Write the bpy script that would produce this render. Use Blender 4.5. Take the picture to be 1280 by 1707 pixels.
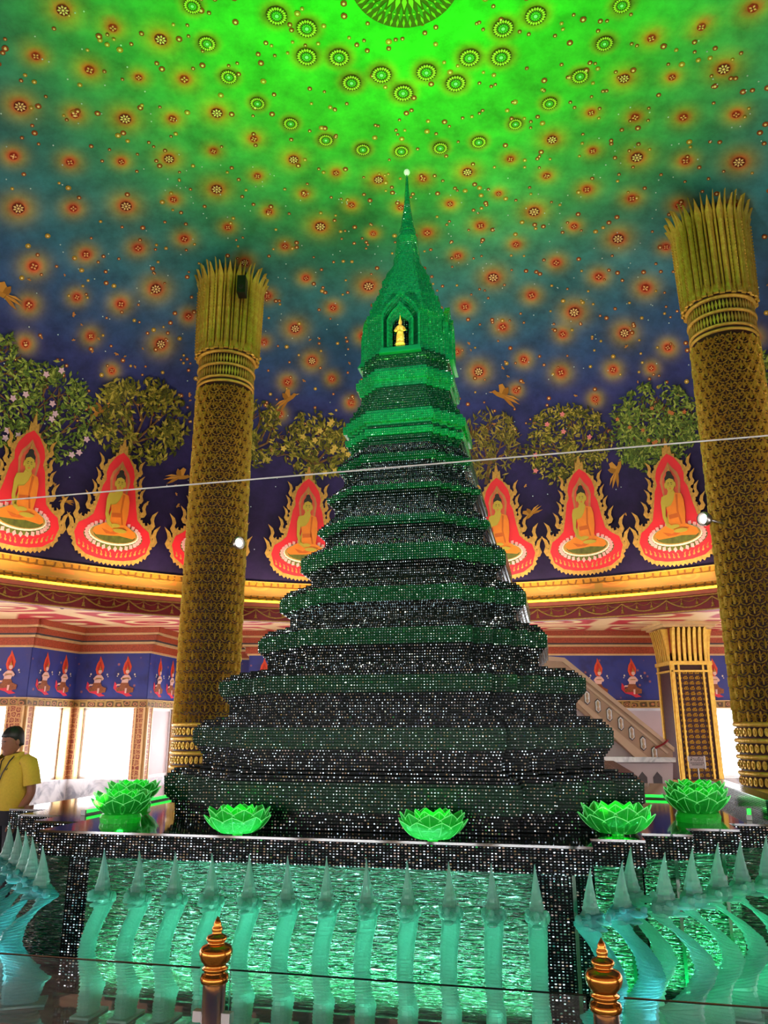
import bpy, math, random
import numpy as np
from math import sin, cos, pi, radians, hypot, atan2, sqrt

rng = random.Random(7)
for o in list(bpy.data.objects):
    bpy.data.objects.remove(o)
scn = bpy.context.scene
COL = scn.collection

# ------------------------------------------------------------------ camera, world, exposure
PITCH = radians(15.5); FPX = 1282.0; EYE = 1.7
cam_d = bpy.data.cameras.new('camera'); cam = bpy.data.objects.new('camera', cam_d); COL.objects.link(cam)
cam_d.sensor_fit = 'HORIZONTAL'; cam_d.sensor_width = 36.0; cam_d.lens = FPX / 1280 * 36.0
cam_d.clip_start = 0.05; cam_d.clip_end = 200
cam.location = (0, 0, EYE); cam.rotation_euler = (pi / 2 + PITCH, 0, 0)
scn.camera = cam
w = bpy.data.worlds.new('world'); scn.world = w; w.use_nodes = True
w.node_tree.nodes['Background'].inputs[0].default_value = (0.75, 0.85, 1, 1)
w.node_tree.nodes['Background'].inputs[1].default_value = 1.0
vs = scn.view_settings
vs.view_transform = 'Standard'; vs.look = 'None'; vs.gamma = 1.0; vs.use_curve_mapping = False
vs.exposure = 0.35
cy = scn.cycles
cy.max_bounces = 6; cy.diffuse_bounces = 3; cy.glossy_bounces = 3; cy.transmission_bounces = 4; cy.transparent_max_bounces = 12
cy.caustics_reflective = False; cy.caustics_refractive = False; cy.sample_clamp_indirect = 4.0

DAYLIGHT = 7.0          # window panes
COVE_W = 23.0            # each warm cove lamp
GREEN_DOME_W = 1000      # each unseen green up-light at platform level, aimed at the dome
GREEN_STUPA_W = 130  # each unseen green spot, in place of light from inside the stupa
SPOT_W = 850            # unseen spotlights added on the near columns to light the hall

# ------------------------------------------------------------------ places measured in the hall (metres)
CX, CY = 0.2442, 6.956              # axis of the stupa and of the dome
TH = radians(12.0)                  # the stupa stands turned by this much
LX = (cos(TH), -sin(TH)); LY = (sin(TH), cos(TH))
def loc(a, b, z=0.0):               # stupa frame -> world
    return (CX + a * LX[0] + b * LY[0], CY + a * LX[1] + b * LY[1], z)
HP = 1.04                           # platform height
DR, DZ0, DZ1, DN = 8.35, 4.38, 10.09, 3.15    # dome
FASCIA_Z = 3.63; AISLE_Z = 3.86

def ray(u, v):
    x = (u - 640) / FPX; y = (853.5 - v) / FPX
    return (x, cos(PITCH) - y * sin(PITCH), sin(PITCH) + y * cos(PITCH))
def at_y(u, v, Y):
    d = ray(u, v); t = Y / d[1]
    return (d[0] * t, Y, EYE + d[2] * t)
def at_z(u, v, z):
    d = ray(u, v); t = (z - EYE) / d[2]
    return (d[0] * t, d[1] * t, z)

# ------------------------------------------------------------------ materials
MATS = {}
def srgb(r, g, b):
    f = lambda c: c / 12.92 if c <= 0.04045 else ((c + 0.055) / 1.055) ** 2.4
    return (f(r / 255), f(g / 255), f(b / 255), 1.0)
def newmat(name):
    m = bpy.data.materials.new(name); m.use_nodes = True
    nt = m.node_tree; b = nt.nodes['Principled BSDF']
    MATS[name] = m
    return m, nt, b
def nd(nt, t, **kw):
    n = nt.nodes.new(t)
    for k, v in kw.items(): setattr(n, k, v)
    return n
def lk(nt, a, b): nt.links.new(a, b)
def ramp(nt, stops, fac=None, interp='LINEAR'):
    n = nt.nodes.new('ShaderNodeValToRGB'); cr = n.color_ramp; cr.interpolation = interp
    while len(cr.elements) < len(stops): cr.elements.new(0.5)
    for e, (p, c) in zip(cr.elements, stops): e.position = p; e.color = c if len(c) == 4 else (*c, 1)
    if fac is not None: nt.links.new(fac, n.inputs[0])
    return n
def simple(name, col, rough=0.5, metal=0.0, var=0.12, scale=8.0, bump=0.0, bscale=60.0, spec=0.5, coat=0.0):
    m, nt, b = newmat(name)
    tc = nd(nt, 'ShaderNodeTexCoord'); nz = nd(nt, 'ShaderNodeTexNoise'); nz.inputs['Scale'].default_value = scale
    nz.inputs['Detail'].default_value = 4
    lk(nt, tc.outputs['Object'], nz.inputs['Vector'])
    lo = tuple(max(0, c * (1 - var)) for c in col[:3]); hi = tuple(min(1, c * (1 + var)) for c in col[:3])
    r = ramp(nt, [(0.3, lo), (0.7, hi)], nz.outputs['Fac']); lk(nt, r.outputs[0], b.inputs['Base Color'])
    b.inputs['Roughness'].default_value = rough; b.inputs['Metallic'].default_value = metal
    b.inputs['Specular IOR Level'].default_value = spec; b.inputs['Coat Weight'].default_value = coat
    if bump:
        n2 = nd(nt, 'ShaderNodeTexNoise'); n2.inputs['Scale'].default_value = bscale; lk(nt, tc.outputs['Object'], n2.inputs['Vector'])
        bp = nd(nt, 'ShaderNodeBump'); bp.inputs['Strength'].default_value = bump; bp.inputs['Distance'].default_value = 0.02
        lk(nt, n2.outputs['Fac'], bp.inputs['Height']); lk(nt, bp.outputs[0], b.inputs['Normal'])
    return m
def emit(name, col, strength, var=0.05):
    m, nt, b = newmat(name)
    tc = nd(nt, 'ShaderNodeTexCoord'); nz = nd(nt, 'ShaderNodeTexNoise'); nz.inputs['Scale'].default_value = 3
    lk(nt, tc.outputs['Object'], nz.inputs['Vector'])
    r = ramp(nt, [(0.3, tuple(c * (1 - var) for c in col[:3])), (0.7, col[:3])], nz.outputs['Fac'])
    lk(nt, r.outputs[0], b.inputs['Emission Color']); b.inputs['Emission Strength'].default_value = strength
    b.inputs['Base Color'].default_value = (*[c * 0.5 for c in col[:3]], 1)
    return m

simple('gold', srgb(255, 198, 84), 0.26, 0.4, 0.2, 14, 0.5, 60)
simple('gold_flat', srgb(190, 140, 60), 0.55, 0.2, 0.25, 30)
simple('gold_dark', srgb(150, 106, 34), 0.45, 0.4, 0.35, 25, 0.6, 60)
simple('gold_ground', srgb(58, 16, 10), 0.6, 0.0, 0.4, 20)
simple('bronze', srgb(196, 128, 52), 0.16, 0.9, 0.1, 5)
simple('steel', srgb(185, 182, 180), 0.3, 1.0, 0.06, 3)
simple('white_cable', srgb(225, 222, 220), 0.5)
simple('black_plastic', srgb(18, 18, 20), 0.4)
simple('white_plastic', srgb(225, 222, 225), 0.35)
simple('white_card', srgb(240, 236, 232), 0.6, 0, 0.02)
simple('ink', srgb(40, 36, 38), 0.7)
simple('red_paint', srgb(232, 26, 42), 0.55, 0, 0.08, 3)
simple('maroon_paint', srgb(136, 6, 24), 0.55, 0, 0.2, 6)
simple('salmon_paint', srgb(226, 112, 92), 0.45, 0, 0.08, 6)
simple('cream_trim', srgb(228, 190, 130), 0.35, 0.1, 0.08, 6)
simple('rust_band', srgb(176, 78, 44), 0.5, 0, 0.3, 40)
simple('orange_robe', srgb(232, 126, 22), 0.6, 0, 0.12, 6)
simple('orange_fold', srgb(200, 92, 14), 0.6, 0, 0.12, 6)
simple('painted_skin', srgb(186, 160, 48), 0.6, 0, 0.06, 5)
simple('painted_hair', srgb(26, 18, 16), 0.6)
simple('painted_tan', srgb(196, 120, 66), 0.6, 0, 0.2, 12)
simple('painted_rose', srgb(222, 84, 60), 0.6, 0, 0.15, 8)
simple('lotus_pink', srgb(240, 170, 165), 0.6, 0, 0.1, 12)
simple('bead_white', srgb(238, 226, 200), 0.6, 0, 0.2, 60)
simple('leaf_ground', srgb(92, 92, 20), 0.6, 0, 0.3, 20)
simple('deva_flame', srgb(232, 82, 40), 0.6, 0, 0.15, 8)
simple('deva_flame_inner', srgb(206, 48, 26), 0.6)
simple('deva_skin', srgb(240, 196, 180), 0.6, 0, 0.06)
simple('deva_skirt', srgb(150, 84, 44), 0.6, 0, 0.3, 30)
simple('deva_scarf', srgb(228, 52, 74), 0.6, 0, 0.1)
simple('bark_paint', srgb(112, 78, 34), 0.7, 0, 0.3, 20)
simple('beige_stone', srgb(168, 132, 108), 0.5, 0, 0.08, 4)
simple('beige_trim', srgb(190, 156, 130), 0.45, 0, 0.06, 4)
simple('mauve_stone', srgb(176, 158, 160), 0.45, 0, 0.06, 3)
simple('niche_dark', srgb(70, 62, 66), 0.6)
simple('blind_closed', srgb(216, 196, 196), 0.7, 0, 0.03, 2)
simple('window_frame', srgb(232, 226, 226), 0.4)
simple('human_skin', srgb(150, 96, 74), 0.5, 0, 0.08, 12)
simple('human_hair', srgb(24, 22, 24), 0.5, 0, 0.3, 60)
simple('yellow_polo', srgb(212, 180, 58), 0.8, 0, 0.06, 60, 0.1, 300)
simple('dark_trousers', srgb(26, 28, 40), 0.8, 0, 0.1, 30)
simple('lip', srgb(120, 60, 54), 0.5)
simple('eye_white', srgb(120, 104, 98), 0.4)
simple('led_housing', srgb(190, 200, 195), 0.4)
simple('crystal', srgb(190, 215, 200), 0.1, 0, 0.05, 4, coat=1)
emit('led_green', (0.02, 1.0, 0.06), 2.0)
emit('led_strip_light', (0.35, 1.0, 0.75), 5)
emit('led_blue', (0.25, 0.75, 1.0), 9)
emit('lamp_white', (1.0, 0.93, 0.8), 14)
emit('cove_glow', (1.0, 0.78, 0.04), 3.0)

def mat_daylight():
    # blinds with daylight behind them: thin vertical slats of brighter and dimmer cloth
    m, nt, b = newmat('daylight')
    tc = nd(nt, 'ShaderNodeTexCoord'); mp = nd(nt, 'ShaderNodeMapping'); mp.inputs['Scale'].default_value = (7, 7, 0.3)
    lk(nt, tc.outputs['Object'], mp.inputs[0])
    nz = nd(nt, 'ShaderNodeTexNoise'); nz.inputs['Scale'].default_value = 1.0; nz.inputs['Detail'].default_value = 1
    lk(nt, mp.outputs[0], nz.inputs['Vector'])
    r = ramp(nt, [(0.28, (0.45, 0.5, 0.62)), (0.42, (0.95, 0.95, 1.0)), (0.8, (1, 1, 1))], nz.outputs['Fac'])
    lk(nt, r.outputs[0], b.inputs['Emission Color']); b.inputs['Emission Strength'].default_value = DAYLIGHT
    b.inputs['Base Color'].default_value = (0.8, 0.8, 0.8, 1)
mat_daylight()

def mat_stacked(name, base, cell, k, dot=0.30, rough=0.3, spec=0.45, silver=(0.62, 0.70, 0.70)):
    """stacked sheets of float glass: edge glints put in as small silver dots, each with its own tilt"""
    m, nt, b = newmat(name)
    uv = nd(nt, 'ShaderNodeUVMap'); mp = nd(nt, 'ShaderNodeVectorMath', operation='DIVIDE'); mp.inputs[1].default_value = (cell[0], cell[1], 1)
    lk(nt, uv.outputs[0], mp.inputs[0])
    fl = nd(nt, 'ShaderNodeVectorMath', operation='FLOOR'); lk(nt, mp.outputs[0], fl.inputs[0])
    wn = nd(nt, 'ShaderNodeTexWhiteNoise', noise_dimensions='2D'); lk(nt, fl.outputs[0], wn.inputs['Vector'])
    frc = nd(nt, 'ShaderNodeVectorMath', operation='FRACTION'); lk(nt, mp.outputs[0], frc.inputs[0])
    ctr = nd(nt, 'ShaderNodeVectorMath', operation='SUBTRACT'); lk(nt, frc.outputs[0], ctr.inputs[0]); ctr.inputs[1].default_value = (0.5, 0.55, 0)
    fl2 = nd(nt, 'ShaderNodeVectorMath', operation='MULTIPLY'); lk(nt, ctr.outputs[0], fl2.inputs[0]); fl2.inputs[1].default_value = (1, 1, 0)
    ln = nd(nt, 'ShaderNodeVectorMath', operation='LENGTH'); lk(nt, fl2.outputs[0], ln.inputs[0])
    sep = nd(nt, 'ShaderNodeSeparateColor'); lk(nt, wn.outputs['Color'], sep.inputs[0])
    dr = nd(nt, 'ShaderNodeMapRange'); lk(nt, sep.outputs[2], dr.inputs['Value']); dr.inputs['From Min'].default_value = -0.3; dr.inputs['To Min'].default_value = 0.0; dr.inputs['To Max'].default_value = dot
    lt = nd(nt, 'ShaderNodeMath', operation='LESS_THAN'); lk(nt, ln.outputs['Value'], lt.inputs[0]); lk(nt, dr.outputs[0], lt.inputs[1])
    sb = nd(nt, 'ShaderNodeVectorMath', operation='SUBTRACT'); lk(nt, wn.outputs['Color'], sb.inputs[0]); sb.inputs[1].default_value = (0.5, 0.5, 0.5)
    km = nd(nt, 'ShaderNodeMath', operation='MULTIPLY'); lk(nt, lt.outputs[0], km.inputs[0]); km.inputs[1].default_value = k
    sc = nd(nt, 'ShaderNodeVectorMath', operation='SCALE'); lk(nt, sb.outputs[0], sc.inputs[0]); lk(nt, km.outputs[0], sc.inputs['Scale'])
    geo = nd(nt, 'ShaderNodeNewGeometry')
    ad = nd(nt, 'ShaderNodeVectorMath', operation='ADD'); lk(nt, sc.outputs[0], ad.inputs[0]); lk(nt, geo.outputs['Normal'], ad.inputs[1])
    nm = nd(nt, 'ShaderNodeVectorMath', operation='NORMALIZE'); lk(nt, ad.outputs[0], nm.inputs[0])
    lk(nt, nm.outputs[0], b.inputs['Normal'])
    lo = tuple(c * 0.75 for c in base[:3]); hi = tuple(min(1, c * 1.25) for c in base[:3])
    r = ramp(nt, [(0.0, lo), (1.0, hi)], wn.outputs['Value'])
    mx = nd(nt, 'ShaderNodeMix', data_type='RGBA'); lk(nt, lt.outputs[0], mx.inputs['Factor']); lk(nt, r.outputs[0], mx.inputs['A']); mx.inputs['B'].default_value = (*silver, 1)
    lk(nt, mx.outputs['Result'], b.inputs['Base Color'])
    mm = nd(nt, 'ShaderNodeMath', operation='MULTIPLY'); lk(nt, lt.outputs[0], mm.inputs[0]); mm.inputs[1].default_value = 0.92; lk(nt, mm.outputs[0], b.inputs['Metallic'])
    rg = nd(nt, 'ShaderNodeMapRange'); lk(nt, lt.outputs[0], rg.inputs['Value']); rg.inputs['To Min'].default_value = rough; rg.inputs['To Max'].default_value = 0.2; lk(nt, rg.outputs[0], b.inputs['Roughness'])
    b.inputs['Specular IOR Level'].default_value = spec; b.inputs['IOR'].default_value = 1.5
    return m
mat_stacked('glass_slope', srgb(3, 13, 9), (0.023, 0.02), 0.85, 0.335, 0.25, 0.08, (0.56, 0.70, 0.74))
mat_stacked('glass_band', srgb(1, 50, 24), (0.023, 0.02), 0.85, 0.28, 0.25, 0.12, (0.5, 0.70, 0.64))  # brighter copy of the slope glass, light through the sheets put into colour
mat_stacked('glass_crown', srgb(6, 100, 54), (0.026, 0.02), 0.8, 0.24, 0.2, 0.5, silver=(0.3, 0.7, 0.5))  # brightest copy, the light in the upper stack put into its colour
mat_stacked('glass_black', srgb(7, 9, 11), (0.022, 0.016), 0.85, 0.35, 0.25, 0.08, (0.60, 0.70, 0.76))

def mat_translucent(name, col, tcol, transp, rough=0.15, cell=None, glow=0.0, tl_mix=0.4):
    m, nt, b = newmat(name)
    out = nt.nodes['Material Output']
    tc = nd(nt, 'ShaderNodeTexCoord'); nz = nd(nt, 'ShaderNodeTexNoise'); nz.inputs['Scale'].default_value = 30
    lk(nt, tc.outputs['Object'], nz.inputs['Vector'])
    r = ramp(nt, [(0.3, tuple(c * 0.8 for c in col[:3])), (0.7, col[:3])], nz.outputs['Fac']); lk(nt, r.outputs[0], b.inputs['Base Color'])
    b.inputs['Roughness'].default_value = rough; b.inputs['Specular IOR Level'].default_value = 0.8
    bp = nd(nt, 'ShaderNodeBump'); bp.inputs['Strength'].default_value = 0.4; bp.inputs['Distance'].default_value = 0.01
    n2 = nd(nt, 'ShaderNodeTexVoronoi'); n2.inputs['Scale'].default_value = 70; lk(nt, tc.outputs['Object'], n2.inputs['Vector'])
    lk(nt, n2.outputs['Distance'], bp.inputs['Height']); lk(nt, bp.outputs[0], b.inputs['Normal'])
    tl = nd(nt, 'ShaderNodeBsdfTranslucent'); tl.inputs[0].default_value = tcol
    m1 = nd(nt, 'ShaderNodeMixShader'); m1.inputs[0].default_value = tl_mix; lk(nt, b.outputs[0], m1.inputs[1]); lk(nt, tl.outputs[0], m1.inputs[2])
    tr = nd(nt, 'ShaderNodeBsdfTransparent'); tr.inputs[0].default_value = (*[0.5 + 0.5 * c for c in col[:3]], 1)
    m2 = nd(nt, 'ShaderNodeMixShader'); m2.inputs[0].default_value = transp; lk(nt, m1.outputs[0], m2.inputs[1]); lk(nt, tr.outputs[0], m2.inputs[2])
    lk(nt, m2.outputs[0], out.inputs['Surface'])
    if glow:
        b.inputs['Emission Color'].default_value = tcol; b.inputs['Emission Strength'].default_value = glow
    return m
mat_translucent('naga_glass', srgb(138, 212, 198), (0.4, 0.95, 0.82, 1), 0.22, 0.08, tl_mix=0.45)
mat_translucent('naga_glass_clear', srgb(170, 224, 214), (0.5, 0.95, 0.85, 1), 0.42, 0.05)
mat_translucent('naga_glass_bluelit', srgb(110, 195, 195), (0.3, 0.85, 0.85, 1), 0.22, 0.08)  # bluer copy of the naga glass, blue lamplight put into the colour
mat_translucent('lotus_acrylic', srgb(60, 225, 90), (0.05, 1.0, 0.16, 1), 0.30, 0.2, glow=0.0, tl_mix=0.3)
mat_translucent('lotus_edge', srgb(150, 255, 160), (0.3, 1.0, 0.4, 1), 0.1, 0.2, glow=0.35)  # paler rim, edge light of the acrylic put in as weak emission

def mat_pane(name, tint, refl=0.12):
    m, nt, b = newmat(name); out = nt.nodes['Material Output']
    tr = nd(nt, 'ShaderNodeBsdfTransparent'); tr.inputs[0].default_value = tint
    gl = nd(nt, 'ShaderNodeBsdfGlossy'); gl.inputs['Roughness'].default_value = 0.03
    fr = nd(nt, 'ShaderNodeFresnel'); fr.inputs[0].default_value = 1.5
    mx = nd(nt, 'ShaderNodeMixShader'); lk(nt, fr.outputs[0], mx.inputs[0]); lk(nt, tr.outputs[0], mx.inputs[1]); lk(nt, gl.outputs[0], mx.inputs[2])
    lk(nt, mx.outputs[0], out.inputs['Surface'])
mat_pane('clear_pane', (0.985, 0.995, 0.99, 1))

def mat_ripple():
    # rippled green glass sheet behind the nagas
    m, nt, b = newmat('ripple_glass')
    uv = nd(nt, 'ShaderNodeUVMap'); mp = nd(nt, 'ShaderNodeMapping'); mp.inputs['Scale'].default_value = (11, 85, 1)
    lk(nt, uv.outputs[0], mp.inputs[0])
    nz = nd(nt, 'ShaderNodeTexNoise'); nz.inputs['Scale'].default_value = 1.0; nz.inputs['Detail'].default_value = 2; nz.inputs['Distortion'].default_value = 0.6
    lk(nt, mp.outputs[0], nz.inputs['Vector'])
    bp = nd(nt, 'ShaderNodeBump'); bp.inputs['Strength'].default_value = 1.0; bp.inputs['Distance'].default_value = 0.035
    lk(nt, nz.outputs['Fac'], bp.inputs['Height']); lk(nt, bp.outputs[0], b.inputs['Normal'])
    r = ramp(nt, [(0.3, srgb(0, 46, 24)), (0.6, srgb(6, 100, 56))], nz.outputs['Fac']); lk(nt, r.outputs[0], b.inputs['Base Color'])
    n3 = nd(nt, 'ShaderNodeTexNoise'); n3.inputs['Scale'].default_value = 1.0; n3.inputs['Detail'].default_value = 1; n3.inputs['Distortion'].default_value = 0.9; lk(nt, mp.outputs[0], n3.inputs['Vector'])
    cr = ramp(nt, [(0.635, (0, 0, 0)), (0.69, (1, 1, 1))], n3.outputs['Fac'])  # pale streaks put the ripple highlights into the colour
    mx = nd(nt, 'ShaderNodeMix', data_type='RGBA'); lk(nt, cr.outputs[0], mx.inputs['Factor']); lk(nt, r.outputs[0], mx.inputs['A']); mx.inputs['B'].default_value = (0.62, 0.85, 0.74, 1)
    lk(nt, mx.outputs['Result'], b.inputs['Base Color']); lk(nt, cr.outputs[0], b.inputs['Metallic'])
    b.inputs['Roughness'].default_value = 0.16; b.inputs['Specular IOR Level'].default_value = 0.8
    b.inputs['Coat Weight'].default_value = 1.0; b.inputs['Coat Roughness'].default_value = 0.06; lk(nt, bp.outputs[0], b.inputs['Coat Normal'])
mat_ripple()

def mat_mirror():
    m, nt, b = newmat('black_mirror')
    tc = nd(nt, 'ShaderNodeTexCoord'); nz = nd(nt, 'ShaderNodeTexNoise'); nz.inputs['Scale'].default_value = 6
    lk(nt, tc.outputs['Object'], nz.inputs['Vector'])
    r = ramp(nt, [(0.3, (0.010, 0.016, 0.014)), (0.7, (0.02, 0.03, 0.026))], nz.outputs['Fac']); lk(nt, r.outputs[0], b.inputs['Base Color'])
    b.inputs['Roughness'].default_value = 0.06; b.inputs['Specular IOR Level'].default_value = 1.0; b.inputs['IOR'].default_value = 2.0
mat_mirror()

def mat_marble():
    m, nt, b = newmat('white_marble')
    tc = nd(nt, 'ShaderNodeTexCoord'); mp = nd(nt, 'ShaderNodeMapping'); mp.inputs['Rotation'].default_value = (0.3, 0.5, 0.6)
    mp.inputs['Scale'].default_value = (1, 5, 1); lk(nt, tc.outputs['Object'], mp.inputs[0])
    nz = nd(nt, 'ShaderNodeTexNoise'); nz.inputs['Scale'].default_value = 2.5; nz.inputs['Detail'].default_value = 8; nz.inputs['Distortion'].default_value = 1.2
    lk(nt, mp.outputs[0], nz.inputs['Vector'])
    r = ramp(nt, [(0.35, srgb(150, 152, 162)), (0.55, srgb(226, 224, 226)), (0.8, srgb(240, 238, 238))], nz.outputs['Fac'])
    lk(nt, r.outputs[0], b.inputs['Base Color']); b.inputs['Roughness'].default_value = 0.15
mat_marble()

def mat_attr(name, rough=0.6, nvar=0.25, nscale=3.0, attr='Col'):
    """painted surface: pigment held in the colour attribute, with a mottled brush noise"""
    m, nt, b = newmat(name)
    at = nd(nt, 'ShaderNodeVertexColor', layer_name=attr)
    tc = nd(nt, 'ShaderNodeTexCoord'); nz = nd(nt, 'ShaderNodeTexNoise'); nz.inputs['Scale'].default_value = nscale; nz.inputs['Detail'].default_value = 9
    nz.inputs['Roughness'].default_value = 0.68; lk(nt, tc.outputs['Object'], nz.inputs['Vector'])
    r = ramp(nt, [(0.25, (1 - nvar,) * 3), (0.75, (1 + nvar,) * 3)], nz.outputs['Fac'])
    mx = nd(nt, 'ShaderNodeMix', data_type='RGBA', blend_type='MULTIPLY'); mx.inputs['Factor'].default_value = 1.0
    lk(nt, at.outputs[0], mx.inputs['A']); lk(nt, r.outputs[0], mx.inputs['B'])
    lk(nt, mx.outputs['Result'], b.inputs['Base Color']); b.inputs['Roughness'].default_value = rough
    b.inputs['Specular IOR Level'].default_value = 0.2
    return m
mat_attr('dome_paint', nvar=0.5, nscale=2.2)
mat_attr('leaf_paint', nvar=0.1)
mat_attr('star_paint', nvar=0.05)

def mat_pattern(name, ca, cb, cc, scale, wscale=None):
    """printed scroll ornament"""
    m, nt, b = newmat(name)
    uv = nd(nt, 'ShaderNodeUVMap'); mp = nd(nt, 'ShaderNodeMapping'); mp.inputs['Scale'].default_value = (scale[0], scale[1], 1)
    lk(nt, uv.outputs[0], mp.inputs[0])
    vo = nd(nt, 'ShaderNodeTexVoronoi', feature='DISTANCE_TO_EDGE'); vo.inputs['Scale'].default_value = 1; vo.inputs['Randomness'].default_value = 0.35
    lk(nt, mp.outputs[0], vo.inputs['Vector'])
    v2 = nd(nt, 'ShaderNodeTexVoronoi'); v2.inputs['Scale'].default_value = 1; v2.inputs['Randomness'].default_value = 0.35; lk(nt, mp.outputs[0], v2.inputs['Vector'])
    r1 = ramp(nt, [(0.0, cb), (0.10, cb), (0.14, ca), (1, ca)], vo.outputs['Distance'])
    r2 = ramp(nt, [(0.0, (1, 1, 1)), (0.13, (1, 1, 1)), (0.16, (0, 0, 0)), (0.24, (0, 0, 0)), (0.27, (1, 1, 1)), (0.33, (1, 1, 1)), (0.36, (0, 0, 0))], v2.outputs['Distance'])
    mx = nd(nt, 'ShaderNodeMix', data_type='RGBA'); lk(nt, r2.outputs[0], mx.inputs['Factor']); lk(nt, r1.outputs[0], mx.inputs['A']); mx.inputs['B'].default_value = (*cc[:3], 1)
    lk(nt, mx.outputs['Result'], b.inputs['Base Color']); b.inputs['Roughness'].default_value = 0.5
    return m
mat_pattern('pilaster_print', srgb(150, 62, 40), srgb(214, 160, 96), srgb(206, 150, 90), (9, 9))
mat_pattern('border_print', srgb(96, 72, 30), srgb(176, 140, 70), srgb(200, 130, 84), (5, 7))
mat_pattern('orange_print', srgb(216, 126, 34), srgb(190, 130, 30), srgb(226, 140, 40), (1.6, 4))
mat_pattern('yellow_print', srgb(190, 120, 22), srgb(120, 70, 14), srgb(200, 130, 34), (7, 9))
mat_pattern('ceiling_print', srgb(190, 40, 46), srgb(236, 196, 140), srgb(240, 214, 150), (0.55, 0.9))

def mat_frieze():
    m, nt, b = newmat('blue_frieze')
    tc = nd(nt, 'ShaderNodeTexCoord'); nz = nd(nt, 'ShaderNodeTexNoise'); nz.inputs['Scale'].default_value = 1.7; nz.inputs['Detail'].default_value = 8
    lk(nt, tc.outputs['Object'], nz.inputs['Vector'])
    r = ramp(nt, [(0.3, srgb(34, 36, 92)), (0.5, srgb(48, 62, 146)), (0.72, srgb(66, 66, 130))], nz.outputs['Fac'])
    vo = nd(nt, 'ShaderNodeTexVoronoi'); vo.inputs['Scale'].default_value = 4.2; lk(nt, tc.outputs['Object'], vo.inputs['Vector'])
    r2 = ramp(nt, [(0.0, (1, 1, 1)), (0.06, (0.7, 0.7, 0.7)), (0.16, (0, 0, 0))], vo.outputs['Distance'])
    mx = nd(nt, 'ShaderNodeMix', data_type='RGBA'); lk(nt, r2.outputs[0], mx.inputs['Factor']); lk(nt, r.outputs[0], mx.inputs['A']); mx.inputs['B'].default_value = srgb(206, 120, 80)
    lk(nt, mx.outputs['Result'], b.inputs['Base Color']); b.inputs['Roughness'].default_value = 0.55
mat_frieze()

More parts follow.
